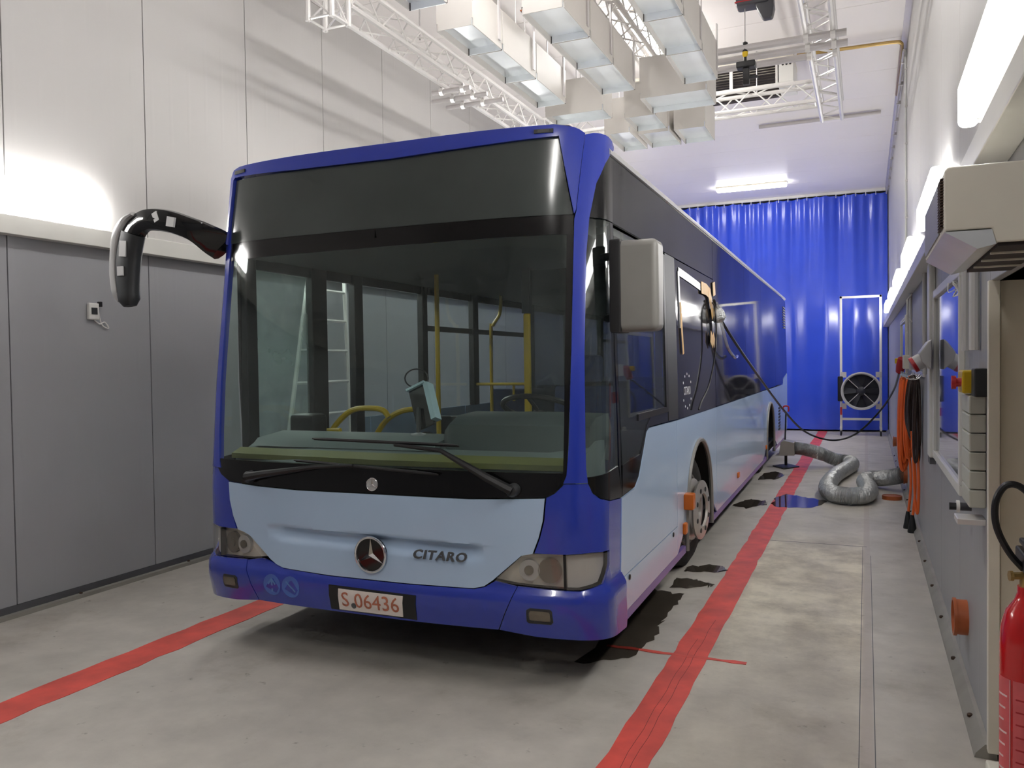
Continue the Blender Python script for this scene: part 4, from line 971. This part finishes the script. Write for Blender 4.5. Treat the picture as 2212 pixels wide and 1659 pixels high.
# aluminium pipes clamped across the trusses
def clamp_pipe(x0, x1, y, z, label, xs, r=.026):
    t = thing('clamped_pipe', ((x0 + x1) / 2, y, z - r), label, 'pipe', 'aluminium pipes clamped across the trusses')
    build(MB().tube([(x0, y, z), (x1, y, z)], r, 10), 'pipe_tube', 'steel_beam', t)
    for x in xs:
        build(MB().lathe([(.042, -.022), (.042, .022)], 10, Matrix.Translation((x, y, z)) @ Matrix.Rotation(pi / 2, 4, 'Y')), 'clamp', 'alu', t)
        build(B(x - .012, x + .012, y - .018, y + .018, z + .03, z + .08), 'clamp_bolt', 'steel_beam', t)
for k, (y, a, b) in enumerate(((8.15, -4.45, -3.98), (8.42, -4.6, -3.9), (8.68, -4.55, -3.82))):
    clamp_pipe(a, b, y, 4.72, ['nearest of three short pipes clamped under the left truss', 'middle of three short pipes clamped under the left truss', 'farthest of three short pipes clamped under the left truss'][k], (-4.33, -4.07))
for k, (y, a, b) in enumerate(((8.35, -1.9, -.16), (8.62, -1.9, -.155), (8.86, -1.9, -.5))):
    clamp_pipe(a, b, y, 4.74, ['nearest of three long pipes clamped under the right truss', 'middle of three long pipes clamped under the right truss', 'farthest, shortest of three pipes clamped under the right truss'][k], (-.52, -.28), .034)
# chain hoists
def hoist(x, y, z, label, hook=True, orange=False):
    t = thing('chain_hoist', (x, y, z), label, 'hoist', 'electric chain hoists')
    build(B(x - .16, x + .16, y - .1, y + .1, z + .02, z + .30), 'hoist_body', 'hoist_grey', t, bevel=.03)
    build(B(x - .165, x + .165, y - .105, y + .105, z + .05, z + .062), 'hoist_edge', 'red_plastic' if not orange else 'orange_pipe', t, bevel=.01)
    build(MB().sweep([(x + .09, y, z + .12), (x + .11, y, z - .02), (x + .13, y, z - .12)], [[(.10, .08, 0), (-.10, .08, 0), (-.10, -.08, 0), (.10, -.08, 0)], [(.09, .07, 0), (-.07, .07, 0), (-.07, -.07, 0), (.09, -.07, 0)], [(.05, .05, 0), (-.04, .05, 0), (-.04, -.05, 0), (.05, -.05, 0)]]), 'chain_bag', 'hoist_grey', t, bevel=.02)
    build(MB().tube([(x, y, z + .3), (x, y, ZC)], .012, 6), 'hoist_hanger', 'steel_beam', t)
    if hook:
        build(MB().tube([(x - .08, y, z + .04), (x - .08, y, z - .34)], .006, 6), 'chain', 'steel_beam', t)
        build(MB().lathe([(.012, .0), (.026, -.01), (.03, -.07), (.026, -.11)], 12, Matrix.Translation((x - .08, y, z - .30))), 'hook_block', 'black_plastic', t)
        build(MB().lathe([(.029, -.10), (.026, -.13), (.012, -.15)], 12, Matrix.Translation((x - .08, y, z - .30))), 'hook_block', 'yellow', t)
        build(MB().tube([(x - .08, y, z - .44), (x - .08, y, z - .52)], .014, 8), 'hook', 'black_plastic', t)
        build(B(x - .16, x + .02, y - .06, y + .06, z - .56, z - .5), 'beam_trolley', 'black_plastic', t, bevel=.01)
        build(MB().box(x - .10, x - .04, y - .03, y + .03, z - .72, z - .56).box(x - .06, x + .04, y - .02, y + .02, z - .66, z - .64), 'beam_trolley', 'black_plastic', t, bevel=.006)
hoist(-1.0, 8.35, 5.10, 'dark chain hoist with yellow and black hook block over the pipes')
hoist(-2.82, 7.3, 4.95, 'grey chain hoist with orange edge behind the middle reflector row', False, True)
# evaporator on the ceiling
ev = thing('evaporator', (-1.5, 11.1, 5.17), 'white ceiling evaporator with dark slatted opening behind the cross truss', 'evaporator')
x0, x1, y0, y1, z0 = -2.9, -.83, 10.98, 11.6, 5.2
build(B(x0, x1, y0, y1, 5.485, ZC), 'evaporator_top', 'cream', ev, bevel=.008)
build(B(x1 - .2, x1, y0, y1, z0, 5.485), 'evaporator_end', 'offwhite', ev, bevel=.008)
build(B(x0, x1 - .2, y1 - .1, y1, z0, 5.485), 'evaporator_coil', 'grille_dark', ev)
for k in range(9):
    build(B(x0, x1 - .2, y0 + .06, y0 + .10, z0 + .01 + k * .032, z0 + .02 + k * .032), 'evaporator_slat', 'grille_dark', ev)
for xx in (-2.5, -2.05, -1.6, x1 - .2): build(B(xx - .02, xx + .02, y0, y0 + .04, z0, 5.485), 'evaporator_frame', 'offwhite', ev)
build(B(x0, x1, y0, y0 + .05, z0 - .03, z0), 'evaporator_frame', 'offwhite', ev)
for k in range(3): build(MB().lathe([(.014, 0), (.014, .006)], 10, Matrix.Translation((x1 - .13 + .045 * k, y0, 5.42)) @ Matrix.Rotation(pi / 2, 4, 'X')), 'button', 'black_plastic', ev)
# conduits near the right end of the ceiling
build(MB().tube(spline([(-.78, 10.85, 5.46), (-.2, 10.87, 5.46), (.3, 10.9, 5.46), (.385, 10.93, 5.45), (.405, 11.05, 5.44), (.41, 11.6, 5.44), (.41, 13.0, 5.44)], 5), .022, 8), 'brass_conduit', 'brass_pipe', label='brass coloured conduit bending along the ceiling into the right corner', cat='conduit')
build(MB().tube([(-1.6, 14.0, 5.49), (.22, 14.0, 5.49)], .03, 8), 'ceiling_rail', 'steel_beam', label='thin grey rail across the ceiling beyond the trusses', cat='rail')
cd = thing('wall_conduit', (.45, 8.4, 2.5), 'thin white vertical conduit on the upper right wall', 'conduit')
build(MB().tube([(.452, 11.2, 2.86), (.452, 11.2, ZC - .07)], .014, 8), 'conduit_tube', 'pipe_grey', cd)
for k in range(6): build(B(.44, .47, 11.18, 11.22, 2.95 + .45 * k, 2.97 + .45 * k), 'conduit_clip', 'steel_beam', cd)
fc = thing('corner_pipe', (.40, 13, 5.40), 'grey pipe clipped along the top of the right wall', 'pipe')
build(MB().tube([(.425, 11.0, 5.38), (.425, 20.3, 5.38)], .016, 8), 'pipe_tube', 'steel_beam', fc)
for k in range(10): build(B(.41, .47, 11.4 + .9 * k, 11.43 + .9 * k, 5.355, 5.405), 'pipe_clip', 'steel_beam', fc)

# ================================================================ RIGHT WALL
# air conditioner
ac = thing('air_conditioner', (.335, 2.95, 1.93), 'cream wall air conditioner with louvred side above the niche', 'air conditioner')
build(MB().prism([(.2, 2.04), (.2, 2.205), (.21, 2.215), (.468, 2.215), (.468, 2.0), (.325, 2.0), (.315, 2.04)], -3.34, -2.57, Matrix(((1, 0, 0, 0), (0, 0, -1, 0), (0, 1, 0, 0), (0, 0, 0, 1)))), 'casing', 'cream', ac, bevel=.004)
for k in range(18): build(B(.192, .2, 2.60, 2.70, 2.052 + .008 * k, 2.055 + .008 * k), 'louvre', 'bolt', ac)
build(B(.196, .2, 2.72, 3.32, 2.05, 2.2), 'side_cover', 'grey_plastic', ac)
build(MB().prism([(.2, 2.036), (.315, 2.036), (.325, 1.996), (.28, 1.985)], -3.34, -2.57, Matrix(((1, 0, 0, 0), (0, 0, -1, 0), (0, 1, 0, 0), (0, 0, 0, 1)))), 'air_deflector', 'galv', ac)
gr = build(B(.33, .465, 2.58, 3.33, 1.99, 2.0), 'air_grille', 'grille_dark', ac)
for k in range(3): build(B(.33, .465, 2.72 + .2 * k, 2.735 + .2 * k, 1.985, 1.99), 'grille_bar', 'cream', ac)
# windows on the right wall
def wall_window(y0, y1, z0, z1, label):
    t = thing('wall_window', (XR - .02, (y0 + y1) / 2, z0), label, 'window', 'windows in the right wall')
    f = .055
    build(B(XR - .028, XR, y0, y1, z1 - f, z1), 'frame_rail', 'trunk_white', t, bevel=.004); build(B(XR - .028, XR, y0, y1, z0, z0 + f), 'frame_rail', 'trunk_white', t, bevel=.004)
    build(B(XR - .028, XR, y0, y0 + f, z0 + f, z1 - f), 'frame_stile', 'trunk_white', t, bevel=.004); build(B(XR - .028, XR, y1 - f, y1, z0 + f, z1 - f), 'frame_stile', 'trunk_white', t, bevel=.004)
    build(B(XR - .010, XR - .002, y0 + f, y1 - f, z0 + f, z1 - f), 'window_pane', 'window_glass', t)
    return t
wall_window(4.82, 6.65, .965, 2.165, 'white framed window in the right wall mirroring the blue curtain')
wall_window(11.2, 12.9, .93, 2.2, 'farther white framed window behind the hanging orange cables')
# white pipe and red three-phase socket
pp = thing('white_duct', (.43, 6.9, .95), 'white vertical cable duct between the hanging cables and the near window', 'duct')
build(B(.425, .47, 6.75, 6.95, .95, 2.39), 'duct_body', 'trunk_white', pp, bevel=.01)
build(B(.43, .47, 6.76, 6.94, .90, .95), 'duct_end', 'dark_strip', pp)
so = thing('three_phase_socket', (.39, 6.5, 1.6), 'grey three-phase socket with red rim, angled out beside the window', 'socket')
build(MB().prism([(.425, 1.60), (.36, 1.66), (.345, 1.72), (.40, 1.80), (.425, 1.82)], -6.74, -6.45, Matrix(((1, 0, 0, 0), (0, 0, -1, 0), (0, 1, 0, 0), (0, 0, 0, 1)))), 'socket_housing', 'pipe_grey', so, bevel=.012)
mm = Matrix.Translation((.352, 6.55, 1.66)) @ Matrix.Rotation(math.radians(-120), 4, 'Y')
build(MB().lathe([(.055, -.02), (.055, .045), (.045, .05)], 20, mm), 'socket_collar', 'pipe_grey', so)
build(MB().lathe([(.058, .03), (.058, .055), (.03, .06)], 20, mm), 'socket_lid', 'red_plastic', so)
# hanging cables
hk = thing('cable_hook_rail', (.43, 8, 1.5), 'row of metal hooks carrying the coiled cables', 'hook rail')
build(B(.45, .47, 7.9, 9.8, 1.52, 1.56), 'hook_bar', 'alu', hk, bevel=.003)
for k in range(6): build(MB().tube(spline([(.455, 8.1 + .28 * k, 1.54), (.42, 8.1 + .28 * k, 1.50), (.35, 8.1 + .28 * k, 1.50), (.335, 8.1 + .28 * k, 1.55)], 4), .006, 6), 'hook', 'chrome', hk)
def coil(y, x, z0, z1, wd, n, mat, label, seed, r=.012):
    rnd = random.Random(seed); t = thing('cable_coil', (x, y, z0), label, 'cable', 'coiled cables on the wall hooks')
    for k in range(n):
        a, b = z0 + rnd.uniform(0, .16), z1 - rnd.uniform(0, .03); w_ = wd * rnd.uniform(.55, 1.1); yo = y + rnd.uniform(-.07, .07); xo = x + rnd.uniform(-.018, .018)
        tw = rnd.uniform(.3, .9); pts = []
        for j in range(24):
            u = 2 * pi * j / 24; q = .5 + .5 * math.cos(u); g = w_ * math.sin(u) * (.5 + .5 * (1 - q))
            pts.append((min(xo + g, .447), yo + g * tw + .02 * math.sin(2 * u + k), a + (b - a) * q))
        build(MB().tube(pts, r, 6, closed=True), 'cable_loop', mat, t)
    return t
coil(9.35, .345, .50, 1.49, .055, 9, 'orange_cable', 'long orange cable coil on the farthest hook, left of the dark coil', 1)
coil(9.1, .39, .62, 1.5, .05, 7, 'orange_cable', 'orange cable coil hanging just behind the dark coil', 2)
coil(8.65, .40, .86, 1.52, .06, 12, 'brown_cable', 'thick dark brown cable coil in the middle of the hooks', 3)
coil(8.3, .425, .70, 1.5, .03, 5, 'brown_cable', 'thin dark cable coil next to the white duct', 4)
for k, (y, xx) in enumerate(((8.95, .40), (8.75, .43))):
    t = thing('extension_lead', (xx, y, .0), ['orange lead with black plug hanging to the floor, left one of two', 'orange lead with black plug hanging to the floor, right one of two'][k], 'cable', 'hanging orange leads')
    build(MB().tube(spline([(xx - .03, y + .2, 1.1), (xx - .01, y + .15, .8), (xx + .005, y + .05, .45), (xx - .02, y, .16)], 5), .014, 6), 'lead', 'orange_cable', t)
    build(MB().lathe([(.042, 0), (.042, .02), (.034, .06), (.016, .17)], 12, Matrix.Translation((xx - .025, y, .0))), 'plug', 'black_plastic', t)
build(MB().tube(spline([(.39, 8.5, 1.0), (.40, 8.4, .7), (.41, 8.3, .36), (.425, 8.25, .28), (.435, 8.25, .5), (.43, 8.3, .8), (.42, 8.35, 1.1)], 6), .013, 6), 'hanging_loop', 'orange_cable', label='single orange cable loop hanging below the brown coil', cat='cable')
# power plug box farther along
pb = thing('plug_box', (.43, 10.7, 1.2), 'cream junction box with red plug and yellow cap on the right wall', 'socket')
build(B(.395, .466, 10.45, 10.75, 1.56, 1.72), 'junction_box', 'cream', pb, bevel=.008)
build(MB().tube([(.40, 10.86, 1.68), (.385, 10.9, 1.60), (.37, 10.95, 1.52)], [.05, .055, .045], 12), 'red_plug', 'red_plastic', pb)
build(MB().lathe([(.04, 0), (.04, .06), (.02, .07)], 12, Matrix.Translation((.36, 11.05, 1.62))), 'yellow_cap', 'yellow', pb)
build(MB().tube([(.45, 10.6, 2.37), (.45, 10.6, 1.72)], .014, 8), 'supply_pipe', 'pipe_grey', pb)
build(MB().tube([(.415, 10.2, 1.35), (.41, 10.2, 1.3), (.40, 10.2, 1.2)], [.035, .045, .04], 12), 'second_plug', 'red_plastic', pb)
# vertical pipes
for y, l in ((9.9, 'thin grey pipe running down the right wall beyond the duct'), (7.6, 'grey pipe on the right wall just left of the white duct'), (4.55, 'grey pipe right of the near window'), (4.2, 'thicker grey pipe above the emergency stop')):
    build(MB().tube([(.445, y, 1.55 if y > 5 else 1.72), (.445, y, 2.39)], .018 if y != 4.2 else .022, 10), 'wall_pipe', 'pipe_grey', label=l, cat='pipe', group='vertical pipes on the right wall')
# little whirl sensor (three arms)
an = thing('spray_sensor', (.40, 8.0, 1.9), 'white three-armed sensor on a short post on the right wall', 'sensor')
build(MB().tube([(.445, 9.6, 2.36), (.40, 9.6, 2.30), (.395, 9.6, 1.95)], .01, 6), 'sensor_post', 'offwhite', an)
build(MB().lathe([(.0, .03), (.02, .02), (.022, 0), (.012, -.1), (.016, -.14), (0, -.15)], 10, Matrix.Translation((.395, 9.6, 2.12))), 'sensor_head', 'offwhite', an)
for s in (-1, 1): build(MB().tube([(.395, 9.6, 2.13), (.395 + s * .055, 9.6, 2.06)], .006, 6), 'sensor_arm', 'offwhite', an)
# emergency stop and grey socket column
es = thing('emergency_stop', (.43, 4.2, 1.5), 'yellow emergency stop box with red mushroom button', 'button')
build(B(.385, .47, 4.06, 4.24, 1.53, 1.63), 'stop_box', 'yellow', es, bevel=.008)
build(MB().tube([(.405, 4.10, 1.58), (.36, 4.12, 1.577)], .02, 14), 'button_stem', 'red_plastic', es)
build(MB().tube([(.365, 4.12, 1.577), (.348, 4.12, 1.577)], .03, 16), 'mushroom_button', 'red_plastic', es)
build(B(.418, .47, 3.94, 4.05, 1.52, 1.64), 'stop_back', 'dark_plastic', es, bevel=.006)
sk = thing('socket_column', (.44, 4.1, 1.03), 'column of six grey wall socket boxes beside the niche', 'socket column')
for k in range(6): build(B(.405, .47, 4.0, 4.30, 1.04 + .081 * k, 1.117 + .081 * k), 'socket_box', 'socket_grey', sk, bevel=.006)
build(B(.43, .47, 4.31, 4.45, 1.02, 1.53), 'back_channel', 'pipe_grey', sk, bevel=.004)
bk = build(B(.36, .47, 4.0, 4.14, .965, .99), 'wall_bracket', 'alu', label='small perforated metal bracket under the grey sockets', cat='bracket', bevel=.003)
kn = thing('valve_knob', (.43, 4.9, .9), 'black and white knob on the right wall below the window corner', 'knob')
build(MB().tube([(.47, 4.55, .955), (.42, 4.55, .955)], .02, 12), 'knob_base', 'hoist_grey', kn)
build(MB().tube([(.42, 4.55, .955), (.405, 4.55, .955)], .03, 14), 'knob_ring', 'offwhite', kn)
build(MB().tube([(.405, 4.55, .955), (.375, 4.55, .955)], .018, 10), 'knob_cap', 'black_plastic', kn)
build(MB().tube([(.47, 10.9, .79), (.43, 10.9, .79)], .03, 12), 'wall_knob', 'offwhite', label='small white round knob on the far right wall', cat='outlet')  # a plain round knob on the wall, not a socket
# cable bundle hanging at the window corner
cbn = thing('cable_bundle', (.42, 4.9, 1.9), 'small knotted white cable bundle hanging at the window corner', 'cable')
for k in range(5):
    pts = [(.43 + .012 * math.sin(j + k), 4.86 + .035 * math.cos(2 * pi * j / 14 + k * .3), 2.045 + .04 * math.sin(2 * pi * j / 14 + k * .5)) for j in range(14)]
    build(MB().tube(pts, .003, 5, closed=True), 'cable_loop', 'offwhite', cbn)
build(MB().tube(spline([(.44, 5.4, 2.12), (.42, 5.15, 2.05), (.43, 4.9, 2.045)], 5), .003, 5), 'cable_end', 'offwhite', cbn)
# orange pipe stubs
def stub(y, z, label, r=.09, d=.06):
    t = thing('pipe_stub', (XR - d, y, z - r), label, 'pipe stub', 'orange pipe stubs in the right wall')
    m_ = Matrix.Translation((XR, y, z)) @ Matrix.Rotation(-pi / 2, 4, 'Y')
    build(MB().lathe([(r, -.02), (r, d), (r * 1.08, d), (r * 1.08, d + .015), (r * .92, d + .015), (r * .92, .0)], 28, m_, close=False), 'stub_sleeve', 'orange_pipe', t)
    build(MB().lathe([(r * .93, d - .01), (r * .93, d)], 28, m_), 'stub_cap', 'orange_pipe', t)
stub(4.72, .36, 'orange pipe stub low on the right wall near the niche', .088, .05)
stub(15.3, .27, 'orange pipe stub low on the far right wall near the curtain', .08, .04)
stub(11.35, .22, 'orange pipe stub receiving the silver hose', .105, .03)
build(MB().lathe([(.10, .0), (.11, .0), (.11, .045), (.10, .045)], 28, Matrix.Translation((.28, 10.75, 0)), close=False).lathe([(.10, .04), (.0, .04)], 28, Matrix.Translation((.28, 10.75, 0)), close=False), 'loose_disc', 'orange_pipe', label='loose orange pipe cap lying on the floor under the hose', cat='disc')
# fire extinguisher on a white block
build(B(.42, .62, 2.85, 3.6, 0, .13), 'plinth_block', 'white_block', label='white block on the floor under the fire extinguisher', cat='block', bevel=.008)
fe = thing('fire_extinguisher', (.475, 3.05, .13), 'red fire extinguisher with looped black hose at the right edge', 'fire extinguisher')
T_ = Matrix.Translation((.475, 3.05, 0))
build(MB().lathe([(.06, .13), (.078, .14), (.08, .18), (.08, .76), (.076, .82), (.062, .87), (.038, .905), (.03, .93), (.03, .95)], 36, T_), 'cylinder', 'red_paint', fe)
build(MB().lathe([(.024, .95), (.024, .985), (.018, .99), (.018, 1.02)], 16, T_), 'valve', 'brass_pipe', fe)
build(MB().tube([(.475, 3.05, .985), (.43, 3.03, .985)], .012, 8).tube([(.43, 3.03, .985), (.42, 3.028, .985)], .017, 8), 'valve_outlet', 'brass_pipe', fe)
build(MB().box(.455, .495, 2.98, 3.16, 1.0, 1.06).box(.46, .49, 2.94, 3.12, 1.075, 1.095), 'handle', 'black_plastic', fe, bevel=.006)
build(MB().tube(spline([(.46, 3.03, 1.01), (.42, 3.03, 1.06), (.385, 3.03, 1.14), (.382, 3.03, 1.22), (.41, 3.03, 1.275), (.455, 3.03, 1.27), (.50, 3.04, 1.2), (.54, 3.05, 1.0), (.55, 3.05, .6)], 6), .011, 10), 'hose', 'black_cable', fe)
build(MB().tube([(.55, 3.05, .62), (.552, 3.05, .35)], [.016, .03], 12), 'horn', 'black_plastic', fe)
def lbl(a0, a1, z0, z1, name, mat, r=.0808, n=10):
    vs = []
    for k in range(n + 1):
        a = math.radians(a0 + (a1 - a0) * k / n); c, s = math.cos(a), math.sin(a)
        for rr in (r, r + .0006):
            for z in (z0, z1): vs.append((.475 + rr * c, 3.05 + rr * s, z))
    fs = []
    for k in range(n):
        i = 4 * k; fs += [(i, i + 4, i + 5, i + 1), (i + 2, i + 3, i + 7, i + 6), (i, i + 2, i + 6, i + 4), (i + 1, i + 5, i + 7, i + 3)]
    return build(MB().add(vs, fs), name, mat, fe)
lbl(232, 300, .24, .66, 'label', 'label_red')
lbl(186, 224, .24, .66, 'label', 'label_red')
for k in range(9): lbl(190 + 0, 206 + (k * 5) % 14, .28 + .04 * k, .286 + .04 * k, 'label_print', 'label_white', .0816, 4)
for k in range(7): lbl(238, 280 + (k * 9) % 18, .36 + .04 * k, .365 + .04 * k, 'label_print', 'red_plastic', .0816, 5)
lbl(236, 252, .27, .30, 'label_print', 'label_white', .0816, 4); lbl(258, 274, .26, .29, 'label_print', 'label_white', .0816, 4)
lbl(224.5, 226, .24, .66, 'label_border', 'label_white', .0812, 2)

# ================================================================ LEFT WALL thermometer
th = thing('wall_thermometer', (XL + .02, 4.43, 2.06), 'small white digital thermometer hanging on the left wall', 'thermometer')
build(B(XL, XL + .03, 4.38, 4.47, 2.06, 2.185), 'thermometer_case', 'offwhite', th, bevel=.008)
build(B(XL + .03, XL + .034, 4.40, 4.45, 2.10, 2.15), 'thermometer_display', 'dark_plastic', th)
build(MB().tube(spline([(XL + .01, 4.44, 2.06), (XL + .015, 4.48, 2.03), (XL + .012, 4.53, 2.045), (XL + .015, 4.56, 2.0), (XL + .012, 4.50, 2.03), (XL + .015, 4.47, 2.15), (XL + .012, 4.49, 2.2)], 4), .005, 5), 'probe_cable', 'offwhite', th)
build(B(XL, XL + .03, 4.475, 4.5, 2.16, 2.20), 'hook_clip', 'black_plastic', th, bevel=.004)

# ================================================================ FAN ON A WHEELED FRAME
fn = thing('fan_cart', (-.1, 19.5, 0), 'wheeled frame carrying a round dark axial fan in front of the curtain', 'fan')
fy = 19.5
for x in (-.51, .29):
    build(B(x - .025, x + .025, fy - .025, fy + .025, .14, 3.06), 'frame_post', 'alu', fn, bevel=.004)
    for dy in (-.18, .18):
        build(B(x - .02, x + .02, fy + dy - .02, fy + dy + .02, .1, .14), 'caster_fork', 'alu', fn)
        build(MB().lathe([(.05, -.016), (.058, -.01), (.058, .01), (.05, .016)], 16, Matrix.Translation((x, fy + dy, .058)) @ Matrix.Rotation(pi / 2, 4, 'Y')), 'caster_wheel', 'rubber', fn)
    build(B(x - .025, x + .025, fy - .22, fy + .22, .14, .19), 'frame_foot', 'alu', fn, bevel=.004)
build(B(-.535, .315, fy - .025, fy + .025, 3.01, 3.06), 'frame_bar', 'alu', fn, bevel=.004)
build(B(-.485, .265, fy - .02, fy + .02, .33, .38), 'frame_bar', 'alu', fn, bevel=.004)
mf = Matrix.Translation((-.10, fy - .03, .975)) @ Matrix.Rotation(pi / 2, 4, 'X')
build(MB().lathe([(.36, -.12), (.385, -.12), (.415, .10), (.415, .12), (.385, .12), (.36, .08)], 40, mf, close=False), 'fan_ring', 'silver_shell', fn)
build(MB().lathe([(.37, -.12), (.37, -.11)], 40, mf), 'fan_back', 'fan_dark', fn)
build(MB().lathe([(.10, -.1), (.10, .05), (.07, .08), (.02, .09)], 20, mf), 'fan_hub', 'fan_dark', fn)
for k in range(6):
    a = 2 * pi * k / 6
    mbk = mf @ Matrix.Rotation(a, 4, 'Z') @ Matrix.Translation((.23, 0, -.02)) @ Matrix.Rotation(.5, 4, 'X')
    build(MB().prism([(-.14, -.05), (.13, -.085), (.13, .085), (-.14, .05)], -.006, .006, mbk), 'fan_blade', 'fan_dark', fn)
for k in range(4):
    a = pi / 4 + pi / 2 * k
    build(MB().tube([mf @ Vector((.08 * math.cos(a), .08 * math.sin(a), .085)), mf @ Vector((.385 * math.cos(a), .385 * math.sin(a), .10))], .008, 6), 'fan_stay', 'steel_beam', fn)
for x, z in ((-.46, .64), (.25, .64), (-.46, 1.33), (.25, 1.33)): build(B(x - .06, x + .06, fy - .03, fy - .02, z - .06, z + .06), 'mount_plate', 'steel_beam', fn)
build(B(-.53, -.49, fy - .06, fy - .025, .45, .62), 'warning_tag', 'red_plastic', fn)
build(B(-.58, -.47, fy - .1, fy - .03, .75, 1.3), 'cable_bundle', 'black_cable', fn, bevel=.02)

# ================================================================ EXHAUST EXTRACTION
ex = thing('exhaust_hood', (-1.14, 13.5, 0), 'grey exhaust extraction hood on a stand at the rear of the bus', 'exhaust hood')
build(MB().prism([(-1.31, .19), (-1.25, .21), (-1.225, .40), (-1.18, .43), (-1.03, .40), (-1.02, .20)], -13.62, -13.3, Matrix(((1, 0, 0, 0), (0, 0, -1, 0), (0, 1, 0, 0), (0, 0, 0, 1)))), 'hood_box', 'hose_grey', ex, bevel=.006)
build(MB().tube([(-1.16, 13.46, .2), (-1.16, 13.46, .03)], .022, 8), 'stand_post', 'black_plastic', ex)
build(MB().prism([(-1.36, 13.46), (-1.16, 13.14), (-.96, 13.46), (-1.16, 13.78)], 0, .02), 'stand_base', 'dark_plastic', ex)
build(MB().tube([(-1.17, 13.46, .43), (-1.155, 13.46, .87)], .012, 8), 'handle_rod', 'black_plastic', ex)
build(MB().tube(spline([(-1.19, 13.46, .87), (-1.19, 13.46, .95), (-1.12, 13.46, .95), (-1.12, 13.46, .87)], 4), .012, 8), 'handle_grip', 'red_plastic', ex)
hp = spline([(-1.03, 13.46, .30), (-.92, 13.47, .29), (-.78, 13.5, .26), (-.62, 13.6, .20), (-.46, 13.6, .13), (-.32, 13.62, .105), (-.22, 13.5, .105), (-.20, 13.2, .105), (-.27, 12.7, .105), (-.38, 12.0, .105), (-.44, 11.2, .105), (-.44, 10.65, .105), (-.36, 10.3, .105), (-.2, 10.15, .105), (-.04, 10.25, .105), (.03, 10.6, .105), (.01, 11.05, .105), (-.02, 11.45, .105), (.05, 11.7, .11), (.16, 11.6, .13), (.30, 11.4, .18), (.42, 11.35, .22)], 8)
rs = [.1 + .006 * math.sin(i * 2.2) for i in range(len(hp))]
fine = []
for a, b in zip(hp, hp[1:]):
    for k in range(3): fine.append(a + (b - a) * (k / 3))
fine.append(hp[-1])
hs = thing('flexible_hose', (-.2, 12, 0), 'silver flexible exhaust hose snaking over the floor to the wall port', 'hose')
build(MB().tube(fine, [.090 + .013 * (i % 2) for i in range(len(fine))], 18), 'hose_body', 'foil', hs, smooth=20)
build(MB().lathe([(.098, -.012), (.106, -.012), (.106, .012), (.098, .012)], 20, Matrix.Translation((-.70, 13.55, .235)) @ Matrix.Rotation(pi / 2, 4, 'Y'), close=False), 'hose_clamp', 'chrome', hs)
